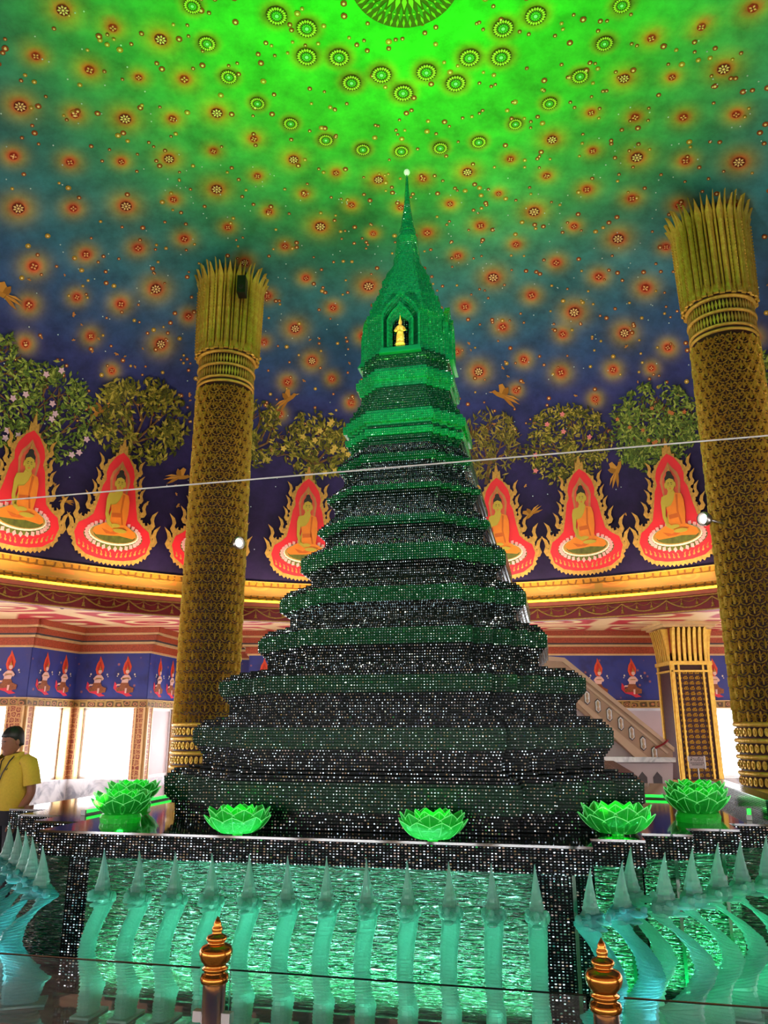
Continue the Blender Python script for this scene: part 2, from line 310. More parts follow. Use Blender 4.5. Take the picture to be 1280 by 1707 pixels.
# ------------------------------------------------------------------ mesh helpers
class MB:
    def __init__(s): s.v = []; s.f = []; s.uv = []; s.mi = []; s.col = None; s.fc = []
    def add(s, vs, fs, mi=0, uv=None, col=None):
        o = len(s.v); s.v += [tuple(p) for p in vs]
        for k, f in enumerate(fs):
            s.f.append(tuple(i + o for i in f)); s.mi.append(mi)
            s.uv.append(uv[k] if uv else None); s.fc.append(col)
    def box(s, x0, x1, y0, y1, z0, z1, mi=0, col=None):
        s.add([(x0, y0, z0), (x1, y0, z0), (x1, y1, z0), (x0, y1, z0), (x0, y0, z1), (x1, y0, z1), (x1, y1, z1), (x0, y1, z1)],
              [(3, 2, 1, 0), (4, 5, 6, 7), (0, 1, 5, 4), (1, 2, 6, 5), (2, 3, 7, 6), (3, 0, 4, 7)], mi, None, col)
    def lathe(s, prof, n=24, cx=0, cy=0, mi=0, cap=True, a0=0.0):
        vs = []; fs = []; uv = []
        for r, z in prof:
            for k in range(n):
                a = a0 + 2 * pi * k / n; vs.append((cx + r * cos(a), cy + r * sin(a), z))
        for i in range(len(prof) - 1):
            for k in range(n):
                k2 = (k + 1) % n
                fs.append((i * n + k, i * n + k2, (i + 1) * n + k2, (i + 1) * n + k))
                u0, u1 = prof[i][0] * 2 * pi * k / n, prof[i][0] * 2 * pi * (k + 1) / n
                uv.append([(u0, prof[i][1]), (u1, prof[i][1]), (u1, prof[i + 1][1]), (u0, prof[i + 1][1])])
        if cap:
            fs.append(tuple(reversed(range(n)))); uv.append([(0, 0)] * n)
            m = (len(prof) - 1) * n; fs.append(tuple(range(m, m + n))); uv.append([(0, 0)] * n)
        s.add(vs, fs, mi, uv)
    def tube(s, pts, rad, n=8, mi=0, cap=True):
        P = [np.array(p, float) for p in pts]; R = rad if hasattr(rad, '__len__') else [rad] * len(P)
        vs = []; fs = []; up = None
        for i, p in enumerate(P):
            t = P[min(i + 1, len(P) - 1)] - P[max(i - 1, 0)]; t /= (np.linalg.norm(t) + 1e-12)
            if up is None:
                up = np.array((0, 0, 1.0)) if abs(t[2]) < 0.9 else np.array((1.0, 0, 0))
            a = np.cross(t, up); a /= (np.linalg.norm(a) + 1e-12); b = np.cross(a, t); up = b
            for k in range(n):
                q = 2 * pi * k / n; vs.append(p + R[i] * (cos(q) * a + sin(q) * b))
        for i in range(len(P) - 1):
            for k in range(n):
                k2 = (k + 1) % n; fs.append((i * n + k, i * n + k2, (i + 1) * n + k2, (i + 1) * n + k))
        if cap:
            fs.append(tuple(reversed(range(n)))); m = (len(P) - 1) * n; fs.append(tuple(range(m, m + n)))
        s.add(vs, fs, mi)
    def rings(s, rings, mi=0, cap=True, uvs=None):
        n = len(rings[0]); vs = [p for r in rings for p in r]; fs = []; uv = [] if uvs else None
        for i in range(len(rings) - 1):
            for k in range(n):
                k2 = (k + 1) % n; fs.append((i * n + k, i * n + k2, (i + 1) * n + k2, (i + 1) * n + k))
                if uvs:
                    us, zs = uvs; uv.append([(us[k], zs[i]), (us[k + 1], zs[i]), (us[k + 1], zs[i + 1]), (us[k], zs[i + 1])])
        if cap:
            fs.append(tuple(reversed(range(n)))); m = (len(rings) - 1) * n; fs.append(tuple(range(m, m + n)))
            if uvs: uv += [[(p[0], p[1]) for p in reversed(rings[0])], [(p[0], p[1]) for p in rings[-1]]]
        s.add(vs, fs, mi, uv)
    def poly(s, pts2, frame, off, thick=0.006, mi=0, col=None):
        """flat shape with its own thickness, laid on a frame (origin, ex, ey, n)"""
        O, ex, ey, nn = frame; n = len(pts2)
        ar = sum(pts2[i][0] * pts2[(i + 1) % n][1] - pts2[(i + 1) % n][0] * pts2[i][1] for i in range(n))
        if ar < 0: pts2 = list(reversed(pts2))
        top = [O + p[0] * ex + p[1] * ey + (off + thick) * nn for p in pts2]; bot = [O + p[0] * ex + p[1] * ey + (off - 0.004) * nn for p in pts2]
        fs = [tuple(range(n))] + [(i, i + n, (i + 1) % n + n, (i + 1) % n) for i in range(n)]
        s.add(top + bot, fs, mi, None, col)
    def mesh(s, name, mats, smooth=False):
        me = bpy.data.meshes.new(name); me.from_pydata(s.v, [], s.f)
        for m in (mats if isinstance(mats, (list, tuple)) else [mats]): me.materials.append(MATS[m])
        me.polygons.foreach_set('material_index', s.mi)
        if any(u is not None for u in s.uv):
            lay = me.uv_layers.new(name='UVMap'); a = np.zeros((len(me.loops), 2), np.float32); i = 0
            for f, u in zip(s.f, s.uv):
                if u is not None: a[i:i + len(f)] = u
                i += len(f)
            lay.data.foreach_set('uv', a.ravel())
        if any(c is not None for c in s.fc):
            ca = me.color_attributes.new('Col', 'FLOAT_COLOR', 'CORNER'); a = np.ones((len(me.loops), 4), np.float32); i = 0
            for f, c in zip(s.f, s.fc):
                if c is not None: a[i:i + len(f), :3] = c[:3]
                i += len(f)
            ca.data.foreach_set('color', a.ravel())
        if smooth: me.polygons.foreach_set('use_smooth', [True] * len(me.polygons))
        me.update(); return me
    def build(s, name, mats, parent=None, smooth=False, kind=None):
        return link(name, s.mesh(name, mats, smooth), parent, kind=kind)

def link(name, me, parent=None, at=None, rz=0.0, kind=None):
    o = bpy.data.objects.new(name, me); COL.objects.link(o)
    if at is not None: o.location = at
    if rz: o.rotation_euler = (0, 0, rz)
    if parent is not None:
        o.parent = parent
    if kind: o['kind'] = kind
    return o
def tag(o, label, cat, group=None, kind=None):
    o['label'] = label; o['category'] = cat
    if group: o['group'] = group
    if kind: o['kind'] = kind
    return o
def empty(name, at=(0, 0, 0), rz=0.0):
    o = bpy.data.objects.new(name, None); COL.objects.link(o); o.location = at; o.rotation_euler = (0, 0, rz)
    o.empty_display_size = 0.1; return o
def copy_tree(o, parent=None):
    c = o.copy(); COL.objects.link(c); c.parent = parent
    for ch in o.children: copy_tree(ch, c)
    return c
def lamp(name, kind, at, energy, col, parent=None, size=0.1, **kw):
    d = bpy.data.lights.new(name, kind); d.energy = energy; d.color = col
    if kind == 'AREA': d.shape = 'RECTANGLE'; d.size = size; d.size_y = kw.pop('size_y', size)
    else: d.shadow_soft_size = size
    tgt = kw.pop('target', None)
    for k, v in kw.items(): setattr(d, k, v)
    o = bpy.data.objects.new(name, d); COL.objects.link(o); o.location = at
    if tgt is not None:
        from mathutils import Vector
        o.rotation_euler = (Vector(tgt) - Vector(at)).to_track_quat('-Z', 'Y').to_euler()
    if parent is not None: o.parent = parent
    return o
V = lambda *a: np.array(a, float)
def frame_at(O, n, up=(0, 0, 1)):
    n = V(*n); n /= np.linalg.norm(n); up = V(*up); ex = np.cross(up, n); ex /= np.linalg.norm(ex); ey = np.cross(n, ex)
    return (V(*O), ex, ey, n)

# ------------------------------------------------------------------ the dome: shape
_tab = []
for i in range(801):
    a = (pi / 2) * i / 800
    _tab.append((DR * max(cos(a), 0) ** (2 / DN), DZ0 + (DZ1 - DZ0) * sin(a) ** (2 / DN)))
_tab = np.array(_tab); _seg = np.hypot(np.diff(_tab[:, 0]), np.diff(_tab[:, 1]))
_arc = np.concatenate([[0], np.cumsum(_seg)]); SMAX = float(_arc[-1])
def prof(s):
    return float(np.interp(s, _arc, _tab[:, 0])), float(np.interp(s, _arc, _tab[:, 1]))
def dome_pt(phi, s, off=0.0):
    r, z = prof(s); r2, z2 = prof(min(s + 0.02, SMAX)); r1, z1 = prof(max(s - 0.02, 0))
    tr, tz = r2 - r1, z2 - z1; L = hypot(tr, tz) + 1e-9; nr, nz = -tz / L, tr / L
    r += nr * off; z += nz * off
    return V(CX + r * cos(phi), CY + r * sin(phi), z)
def dome_frame(phi, s, off=0.0):
    r2, z2 = prof(min(s + 0.02, SMAX)); r1, z1 = prof(max(s - 0.02, 0))
    tr, tz = r2 - r1, z2 - z1; L = hypot(tr, tz) + 1e-9
    n = V(-tz / L * cos(phi), -tz / L * sin(phi), tr / L)
    ey = V(tr / L * cos(phi), tr / L * sin(phi), tz / L); ex = np.cross(ey, n)
    return (dome_pt(phi, s, off), ex, ey, n)
def dome_hit(u, v):
    d = V(*ray(u, v)); o = V(0, 0, EYE)
    def g(t):
        p = o + d * t; r = hypot(p[0] - CX, p[1] - CY) / DR; z = max(p[2] - DZ0, 0) / (DZ1 - DZ0)
        return r ** DN + z ** DN - 1
    lo, hi = 2.0, 2.0
    while g(hi) < 0 and hi < 60: lo = hi; hi += 0.25
    for _ in range(30):
        m = (lo + hi) / 2
        if g(m) < 0: lo = m
        else: hi = m
    p = o + d * lo; r = hypot(p[0] - CX, p[1] - CY); phi = atan2(p[1] - CY, p[0] - CX)
    k = int(np.argmin((_tab[:, 0] - r) ** 2 + (_tab[:, 1] - p[2]) ** 2))
    return phi, float(_arc[k]), float(lo * np.linalg.norm(d))
def pxm(u, v):                       # metres per pixel on the dome there
    return dome_hit(u, v)[2] / (FPX * sqrt(1 + ((u - 640) / FPX) ** 2 + ((v - 853.5) / FPX) ** 2)) * 1.0

STARS_M = [(320,9,13),(345,72,13),(462,25,16),(512,46,16),(512,93,16),(565,95,16),(586,137,15),(382,127,13),(430,171,12),(484,206,12),(543,233,12),(605,248,12),(636,123,16),
 (672,153,16),(711,121,16),(759,137,16),(783,96,16),(838,46,16),(836,95,16),(891,25,16),(1036,8,13),(1008,72,13),(966,126,13),(916,172,12),(859,206,11),(798,236,12),(734,246,12),(669,251,12)]
STARS_F = [(105,16,9),(268,65,9),(33,177,9),(209,197,9),(361,188,9),(30,347,9),(210,343,9),(282,264,8),(361,315,9),(489,266,8),(631,299,8),(534,377,9),
 (1040,130,8),(1206,114,9),(920,232,8),(1062,262,9),(1232,270,9),(779,286,8),(890,352,9),(1030,397,9),(260,481,9),(268,573,8),(408,437,7),(492,547,8),(614,476,9),(520,601,7),
 (822,462,9),(957,520,9),(1041,555,8),(798,619,8)]
STARS_Q = [(149,116,8),(308,131,8),(59,93,7),(125,190,7),(288,197,7),(356,251,6),(423,231,7),(22,260,7),(116,270,7),(202,269,6),(122,347,7),(289,332,6),(448,353,6),(380,378,6),(429,293,6),(507,323,6),(560,288,6),(586,341,6),(475,410,6),(622,389,5),(307,398,7),(230,413,7),(143,424,7),(188,46,7),(232,128,6),
 (1255,13,8),(1168,44,7),(1085,63,7),(1120,128,6),(985,187,6),(1059,195,7),(1139,195,7),(1227,190,7),(988,251,6),(1143,268,7),(851,265,6),(911,293,6),(705,297,7),(978,315,7),(1053,330,7),(1132,342,7),(831,322,5),(750,339,6),(668,345,6),(712,387,7),(801,376,7),(957,377,6),(860,407,6),(763,426,6),(1222,344,7),(1110,411,6),
 (56,444,8),(48,508,7),(42,573,6),(128,495,6),(201,507,7),(151,560,6),(186,618,5),(314,527,6),(510,463,6),(555,513,6),(605,560,6),(553,631,5),(479,637,6),(440,570,5),(466,689,5),(585,671,5),(446,493,6),
 (927,437,7),(998,461,7),(1076,480,8),(886,492,7),(775,511,7),(838,545,7),(938,557,6),(873,599,6),(935,621,7),(1022,616,6),(1113,579,6),(1086,614,5),(992,665,5),(860,651,5),(1257,562,6),(761,586,5)]

def star_world(lst, halo):
    out = []
    for u, v, r in lst:
        phi, s, d = dome_hit(u, v); out.append((phi, s, r * d / 1400.0, halo))
    return out
SM = star_world(STARS_M, 1.75); SF = star_world(STARS_F, 3.4); SQ = star_world(STARS_Q, 3.4)

# ------------------------------------------------------------------ the dome: painted mesh
def build_dome():
    phis = list(np.linspace(radians(12), radians(172), 540)) + list(np.linspace(radians(172), radians(372), 90))[1:-1]
    ss = np.linspace(0, SMAX - 0.012, 230)
    nph, ns = len(phis), len(ss)
    rz = np.array([prof(s) for s in ss])
    cp, sp = np.cos(phis), np.sin(phis)
    X = CX + rz[:, 0][:, None] * cp; Y = CY + rz[:, 0][:, None] * sp; Z = np.repeat(rz[:, 1][:, None], nph, 1)
    P = np.stack([X, Y, Z], -1)
    # pigment: green heart, teal, blue, indigo towards the frieze
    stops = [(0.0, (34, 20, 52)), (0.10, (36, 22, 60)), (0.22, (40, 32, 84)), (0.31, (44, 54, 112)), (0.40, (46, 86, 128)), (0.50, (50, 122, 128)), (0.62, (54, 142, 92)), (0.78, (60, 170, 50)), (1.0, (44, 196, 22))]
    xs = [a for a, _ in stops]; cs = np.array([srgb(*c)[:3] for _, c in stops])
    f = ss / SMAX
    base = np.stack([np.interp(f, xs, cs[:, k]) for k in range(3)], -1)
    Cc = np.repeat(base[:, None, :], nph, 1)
    # drifting nebula clouds in the paint
    r_ = np.random.RandomState(3)
    cl = np.zeros((ns, nph))
    for _ in range(90):
        ph = r_.uniform(0, 2 * pi); s0 = r_.uniform(0.1, 0.8) * SMAX; p0 = dome_pt(ph, s0); sg = r_.uniform(0.35, 1.2)
        cl += r_.uniform(-1, 1) * np.exp(-((P - p0) ** 2).sum(-1) / sg ** 2)
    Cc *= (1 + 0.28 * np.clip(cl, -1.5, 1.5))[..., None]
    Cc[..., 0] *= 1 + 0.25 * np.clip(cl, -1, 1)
    # painted haloes: rust red to ochre round every star
    hot = np.array(srgb(214, 70, 26)[:3]); och = np.array(srgb(176, 152, 22)[:3]); olive = np.array(srgb(110, 80, 12)[:3])
    for lst, kind in ((SM, 0), (SF, 1), (SQ, 1)):
        for phi, s, r, h in lst:
            p0 = dome_pt(phi, s); d = np.sqrt(((P - p0) ** 2).sum(-1)); R = r * h
            m = d < R * 2.2
            if not m.any(): continue
            dd = d[m] / R
            if kind:
                a = np.clip(1.0 * np.exp(-(dd / 0.78) ** 2), 0, 1)[:, None]; t = np.clip((dd - 0.22) / 0.4, 0, 1)[:, None]
                c = hot * (1 - t) + och * t
            else:
                a = np.clip(1.15 * np.exp(-(dd / 0.82) ** 4), 0, 1)[:, None] * 0.9; t = np.clip((dd - 0.55) / 0.4, 0, 1)[:, None]; c = olive * (1 - t) + och * t
            Cc[m] = Cc[m] * (1 - a) + c * a
    verts = P.reshape(-1, 3); top = len(verts)
    idx = np.arange(ns * nph).reshape(ns, nph); nx = np.roll(idx, -1, 1)
    F = np.stack([idx[:-1], idx[1:], nx[1:], nx[:-1]], -1).reshape(-1, 4)
    me = bpy.data.meshes.new('ceiling'); me.vertices.add(len(verts)); me.vertices.foreach_set('co', verts.ravel())
    me.loops.add(F.size); me.loops.foreach_set('vertex_index', F.ravel().astype(np.int32))
    me.polygons.add(len(F)); me.polygons.foreach_set('loop_start', (np.arange(len(F)) * 4).astype(np.int32))
    me.polygons.foreach_set('use_smooth', np.ones(len(F), bool))
    ca = me.color_attributes.new('Col', 'FLOAT_COLOR', 'POINT'); a = np.ones((top, 4), np.float32); a[:, :3] = np.clip(Cc.reshape(-1, 3), 0, 1)
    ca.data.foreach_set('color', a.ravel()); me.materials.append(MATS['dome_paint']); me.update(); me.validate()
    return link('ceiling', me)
dome = build_dome(); tag(dome, 'domed ceiling painted as a green and indigo starry sky', 'ceiling', kind='structure')

def place(me, name, frame, parent, scale=1.0, roll=0.0):
    from mathutils import Matrix
    O, ex, ey, n = frame
    c, s = cos(roll), sin(roll); a = ex * c + ey * s; b = -ex * s + ey * c
    o = link(name, me, parent)
    o.matrix_world = Matrix([[a[0] * scale, b[0] * scale, n[0] * scale, O[0]], [a[1] * scale, b[1] * scale, n[1] * scale, O[1]], [a[2] * scale, b[2] * scale, n[2] * scale, O[2]], [0, 0, 0, 1]])
    return o
FL = (V(0, 0, 0), V(1, 0, 0), V(0, 1, 0), V(0, 0, 1))
def ell(cx, cy, rx, ry, n=16, a0=0.0): return [(cx + rx * cos(a0 + 2 * pi * k / n), cy + ry * sin(a0 + 2 * pi * k / n)) for k in range(n)]
def petal(cx, cy, a, r0, r1, wd):
    c, s = cos(a), sin(a); q = [(r0, 0), ((r0 + r1) / 2, wd), (r1, 0), ((r0 + r1) / 2, -wd)]
    return [(cx + x * c - y * s, cy + x * s + y * c) for x, y in q]
def star_mesh(kind):
    m = MB(); dark = srgb(104, 30, 14); cream = srgb(236, 210, 140); lime = srgb(190, 215, 60); pale = srgb(150, 240, 190)
    if kind == 'M':
        m.poly(ell(0, 0, 1, 1, 24), FL, 0.0, 0.02, col=srgb(60, 70, 8))
        for k in range(20): m.poly(petal(0, 0, 2 * pi * k / 20, 0.58, 0.97, 0.11), FL, 0.03, 0.02, col=lime)
        m.poly(ell(0, 0, 0.52, 0.52, 20), FL, 0.02, 0.02, col=srgb(30, 120, 20))
        for k in range(12): m.poly(petal(0, 0, 2 * pi * k / 12, 0.22, 0.5, 0.08), FL, 0.045, 0.02, col=srgb(90, 190, 50))
        m.poly(ell(0, 0, 0.18, 0.18, 8), FL, 0.05, 0.03, col=pale)
    elif kind == 'F':
        m.poly(ell(0, 0, 1, 1, 20), FL, 0.0, 0.02, col=dark)
        for k in range(8): m.poly(petal(0, 0, 2 * pi * k / 8, 0.3, 0.92, 0.17), FL, 0.03, 0.02, col=cream)
        m.poly(ell(0, 0, 0.22, 0.22, 8), FL, 0.04, 0.02, col=cream)
    else:
        m.poly(ell(0, 0, 0.85, 0.85, 14), FL, 0.0, 0.02, col=srgb(150, 40, 16))
        for k in range(4): m.poly(petal(0, 0, pi / 2 * k + pi / 4, 0.12, 0.72, 0.2), FL, 0.03, 0.02, col=srgb(228, 176, 110))
        m.poly(ell(0, 0, 0.16, 0.16, 6), FL, 0.04, 0.02, col=srgb(90, 20, 10))
    return m.mesh('painted_star', 'star_paint')
for lst, kind in ((SM, 'M'), (SF, 'F'), (SQ, 'Q')):
    me = star_mesh(kind)
    for k, (phi, s, r, h) in enumerate(lst): place(me, 'painted_star', dome_frame(phi, s, 0.012), dome, r, rng.uniform(0, 3))
# small stars and sparks: too many and too small to pick apart
def small_stars():
    m = MB(); rr = random.Random(11)
    for k in range(1700):
        phi = rr.uniform(radians(8), radians(176)); s = SMAX * rr.uniform(0.2, 0.97)
        if prof(s)[0] / DR < rr.random() * 1.02 - 0.12: continue
        fr = dome_frame(phi, s, 0.01); sc = rr.choice((0.016, 0.018, 0.022, 0.028))
        m.poly(ell(0, 0, sc * 1.5, sc * 1.5, 8), fr, 0.0, 0.003, col=srgb(140, 70, 20) if rr.random() < 0.7 else srgb(160, 130, 30))
        m.poly(ell(0, 0, sc * 0.62, sc * 0.62, 6), fr, 0.004, 0.004, col=srgb(245, 215, 150))
    for k in range(500):
        phi = rr.uniform(radians(8), radians(176)); s = SMAX * rr.uniform(0.05, 0.7); fr = dome_frame(phi, s, 0.01)
        m.poly(ell(0, 0, 0.011, 0.011, 5), fr, 0.0, 0.003, col=srgb(190, 215, 215))
    return m.build('small_stars', 'star_paint', dome, kind='stuff')
small_stars()
def medallion():
    m = MB(); fr = (V(CX, CY, DZ1 - 0.02), V(1, 0, 0), V(0, -1, 0), V(0, 0, -1)); R = 0.66
    m.poly(ell(0, 0, R, R, 64), fr, 0, 0.004, col=srgb(70, 90, 10))
    for q, (r0, r1, n, wd, c) in enumerate(((0.8, 0.99, 48, 0.022, (120, 190, 30)), (0.55, 0.86, 36, 0.035, (60, 150, 20)), (0.3, 0.62, 24, 0.04, (130, 200, 40)), (0.05, 0.34, 16, 0.04, (60, 160, 30)))):
        for k in range(n): m.poly(petal(0, 0, 2 * pi * (k + 0.5 * (q % 2)) / n, r0 * R, r1 * R, wd * 0.75), fr, 0.005 + 0.004 * q, 0.004, col=srgb(*c))
    for k in range(48):
        a = 2 * pi * k / 48; m.poly(ell(0.7 * R * cos(a), 0.7 * R * sin(a), 0.012, 0.012, 6), fr, 0.024, 0.004, col=srgb(160, 220, 60))
    return m.build('painted_medallion', 'star_paint', dome)
medallion()

# ------------------------------------------------------------------ the dome: painted trees, birds, petals
def on_dome(u, v): p = dome_hit(u, v); return p[0], p[1]
def pix_local(u0, v0):               # mapper: photo offsets in pixels -> place on the dome
    phi0, s0, d0 = dome_hit(u0, v0); mpp = d0 / 1350.0
    def f(dx, dy, off=0.0):
        s = min(max(s0 - dy * mpp, 0.02), SMAX - 0.3); r, _ = prof(s)
        return dome_frame(phi0 - dx * mpp / r, s, off)
    return f, mpp
def painted_tree(u, v, rx, ry, base, leafcols, flow=None, seed=0, n=620, lsz=4.2, slim=False):
    rr = random.Random(seed); f, mpp = pix_local(u, v)
    bu, bv = base[0] - u, base[1] - v
    # branches: a trunk that forks into limbs
    br = MB(); tips = []
    def limb(p, a, L, wd, dep):
        q = (p[0] + cos(a) * L, p[1] - sin(a) * L)
        for k in range(2):
            t0, t1 = k / 2, (k + 1) / 2
            A = (p[0] + (q[0] - p[0]) * t0, p[1] + (q[1] - p[1]) * t0); B = (p[0] + (q[0] - p[0]) * t1, p[1] + (q[1] - p[1]) * t1)
            fa = f(*A, 0.012); fb = f(*B, 0.012); w0 = wd * mpp * (1 - 0.3 * t0); w1 = wd * mpp * (1 - 0.3 * t1)
            d = fb[0] - fa[0]; d = d / (np.linalg.norm(d) + 1e-9); sd = np.cross(fa[3], d)
            br.add([fa[0] - sd * w0, fa[0] + sd * w0, fb[0] + sd * w1, fb[0] - sd * w1, (fa[0] + fb[0]) / 2 + fa[3] * 0.012], [(1, 0, 4), (0, 3, 4), (3, 2, 4), (2, 1, 4)])
        tips.append(q)
        if dep > 0:
            for k in range(rr.choice((2, 3))): limb(q, a + rr.uniform(-0.85, 0.85), L * rr.uniform(0.62, 0.86), wd * 0.62, dep - 1)
    top = (bu * 0.4, ry * 0.55)
    a0 = atan2(-(top[1] - bv), top[0] - bu); L0 = hypot(top[0] - bu, top[1] - bv)
    limb((bu, bv), a0, L0 * 0.9, 3.6, 0)
    for k in range(6): limb((top[0], top[1]), pi / 2 + (k - 2.5) * 0.42, ry * 0.55, 2.2, 2)
    root = br.build('painted_tree', 'bark_paint', dome)
    lv = MB(); cnt = 0
    clumps = [(rx * rr.uniform(-0.82, 0.82), ry * rr.uniform(-0.85, 0.85)) for _ in range(26)] + [(rx * 0.8 * cos(k * pi / 6), ry * 0.82 * sin(k * pi / 6)) for k in range(12)]
    for k in range(int(n * 1.45)):
        cx, cy = rr.choice(clumps); x = cx + rr.gauss(0, rx * 0.13); y = cy + rr.gauss(0, ry * 0.13)
        if (x / rx) ** 2 + (y / ry) ** 2 > 1.15: continue
        fr = f(x, y, 0.02 + 0.02 * rr.random()); a = rr.uniform(0, 2 * pi) if not slim else rr.gauss(-pi / 2, 1.0); L = lsz * 1.15 * mpp * rr.uniform(0.75, 1.25); wd = L * (0.42 if not slim else 0.24)
        c = rr.choice(leafcols); j = rr.uniform(0.75, 1.5); col = [min(1, q * j) for q in srgb(*c)[:3]]
        lv.poly([(x2, y2) for x2, y2 in [(L * cos(a), L * sin(a)), (wd * cos(a + pi / 2) , wd * sin(a + pi / 2)), (-L * cos(a), -L * sin(a)), (wd * cos(a - pi / 2), wd * sin(a - pi / 2))]], fr, 0, 0.004, col=col)
        lv.poly([(x2, y2) for x2, y2 in [(L * cos(a), L * sin(a)), (wd * 0.25 * cos(a + pi / 2), wd * 0.25 * sin(a + pi / 2)), (-L * cos(a), -L * sin(a)), (wd * 0.1 * cos(a - pi / 2), wd * 0.1 * sin(a - pi / 2))]], fr, 0.004, 0.004, col=[min(1, q * 1.7) for q in col])
    lv.build('painted_leaves', 'leaf_paint', root, kind='stuff')
    if flow:
        fm = MB()
        for k in range(flow[1]):
            a = rr.uniform(0, 2 * pi); q = sqrt(rr.random()); fr = f(rx * q * cos(a), ry * q * sin(a), 0.05)
            for j in range(5): fm.poly(petal(0, 0, 2 * pi * j / 5, 0.0, flow[2] * mpp, flow[2] * mpp * 0.32), fr, 0.001 * j, 0.004, col=srgb(*flow[0]))
        fm.build('painted_blossoms', 'leaf_paint', root, kind='stuff')
    return root
G1 = [(96, 112, 40), (70, 92, 36), (128, 138, 62), (60, 74, 26)]; G2 = [(110, 104, 30), (84, 84, 24), (146, 132, 54), (60, 62, 22)]
painted_tree(72, 690, 84, 82, (58, 785), G1, ((214, 176, 196), 14, 6), 1, 760)
painted_tree(236, 702, 78, 70, (218, 778), G2, None, 2, 640, 5.0)
painted_tree(432, 722, 40, 58, (400, 800), G2, None, 3, 300, 4.2)
painted_tree(527, 745, 58, 60, (523, 800), G2, ((212, 180, 84), 12, 6), 4, 480, 4.4)
painted_tree(818, 742, 50, 60, (806, 810), [(104, 96, 36), (80, 76, 28), (134, 118, 52)], None, 5, 320, 5.2, True)
painted_tree(945, 742, 72, 66, (958, 800), G2, ((226, 130, 136), 6, 5), 6, 900, 3.4)
painted_tree(1090, 712, 72, 70, (1110, 775), G1, ((190, 110, 60), 10, 4), 7, 1000, 4.0)
painted_tree(1290, 660, 40, 70, (1290, 740), G1, None, 8, 260)
painted_tree(-6, 602, 24, 46, (-10, 670), G1, None, 9, 160)
painted_tree(-120, 660, 80, 74, (-128, 745), G2, None, 10, 520, 4.6)

def painted_bird(u, v, sc, roll=0.0, flip=1):
    f, mpp = pix_local(u, v); O, ex, ey, n = f(0, 0, 0.015); k = sc * mpp; c, s = cos(roll), sin(roll)
    fr = (O, (ex * c + ey * s) * flip * k, (-ex * s + ey * c) * k, n)
    m = MB()
    for pts, col in (([(-1, 0.1), (-0.75, 0.3), (-0.5, 0.18), (-0.1, 0.2), (0.4, -0.1), (0.1, -0.3), (-0.5, -0.18)], (170, 116, 40)),
                     ([(-0.3, 0.15), (-0.5, 0.8), (-0.2, 0.95), (0.1, 0.6), (0.25, 0.1)], (190, 132, 52)), ([(-0.1, 0.1), (0.0, 0.55), (0.35, 0.75), (0.45, 0.35), (0.35, 0.0)], (148, 98, 32)),
                     ([(0.2, 0.0), (0.9, -0.15), (1.6, -0.55), (0.9, -0.4), (0.2, -0.2)], (182, 124, 46)), ([(0.2, -0.1), (0.8, -0.45), (1.3, -0.95), (0.7, -0.7), (0.1, -0.25)], (160, 108, 38)),
                     ([(0.15, 0.05), (0.9, 0.08), (1.5, -0.2), (0.9, -0.1)], (196, 140, 60)), ([(-1, 0.12), (-1.25, 0.05), (-0.95, 0.02)], (210, 160, 80))):
        n0 = len(m.f) * 0.0003
        m.poly(pts, (fr[0], fr[1], fr[2], fr[3]), n0, 0.004, col=srgb(*col))
    return m.build('painted_bird', 'leaf_paint', dome)
painted_bird(838, 658, 20, -0.3); painted_bird(480, 664, 17, 0.5, -1); painted_bird(5, 490, 20, 0.2); painted_bird(300, 795, 17, 0, -1)
painted_bird(165, 685, 19, 1.0); painted_bird(1028, 785, 18, 0.9, -1); painted_bird(884, 857, 14, 0.9); painted_bird(108, 835, 9, 0.3)
def falling_petals():
    m = MB(); rr = random.Random(21)
    for k in range(150):
        phi = rr.uniform(radians(15), radians(170)); s = SMAX * rr.uniform(0.03, 0.42); fr = dome_frame(phi, s, 0.012); a = rr.uniform(0, 6); z = rr.uniform(0.03, 0.06)
        for j in range(3): m.poly(petal(0, 0, a + j * 1.1, 0.0, z, z * 0.3), fr, 0.001 * j, 0.004, col=srgb(178, 124, 62))
    m.build('painted_petals', 'leaf_paint', dome, kind='stuff')
falling_petals()

# ------------------------------------------------------------------ the dome: seated figures in red flame frames
def mirror(pts): return pts + [(-x, y) for x, y in reversed(pts) if abs(x) > 1e-6]
def resample(pts, step):
    out = []
    for i in range(len(pts)):
        a, b = pts[i], pts[(i + 1) % len(pts)]; L = hypot(b[0] - a[0], b[1] - a[1]); n = max(1, int(L / step))
        for k in range(n): out.append((a[0] + (b[0] - a[0]) * k / n, a[1] + (b[1] - a[1]) * k / n))
    return out
def grow(pts, d):
    n = len(pts); ar = sum(pts[i][0] * pts[(i + 1) % n][1] - pts[(i + 1) % n][0] * pts[i][1] for i in range(n)); sg = 1 if ar > 0 else -1
    out = []
    for i in range(n):
        a, b = pts[i - 1], pts[(i + 1) % n]; dx, dy = b[0] - a[0], b[1] - a[1]; L = hypot(dx, dy) + 1e-9
        k = d[i % len(d)] if isinstance(d, list) else d; out.append((pts[i][0] + sg * dy / L * k, pts[i][1] - sg * dx / L * k))
    return out
RED = mirror([(0, 1.07), (0.08, 1.02), (0.15, 0.93), (0.175, 0.85), (0.165, 0.78), (0.2, 0.72), (0.235, 0.56), (0.27, 0.44), (0.34, 0.385), (0.43, 0.34), (0.465, 0.25), (0.42, 0.13), (0.3, 0.06), (0.15, 0.035), (0, 0.028)])
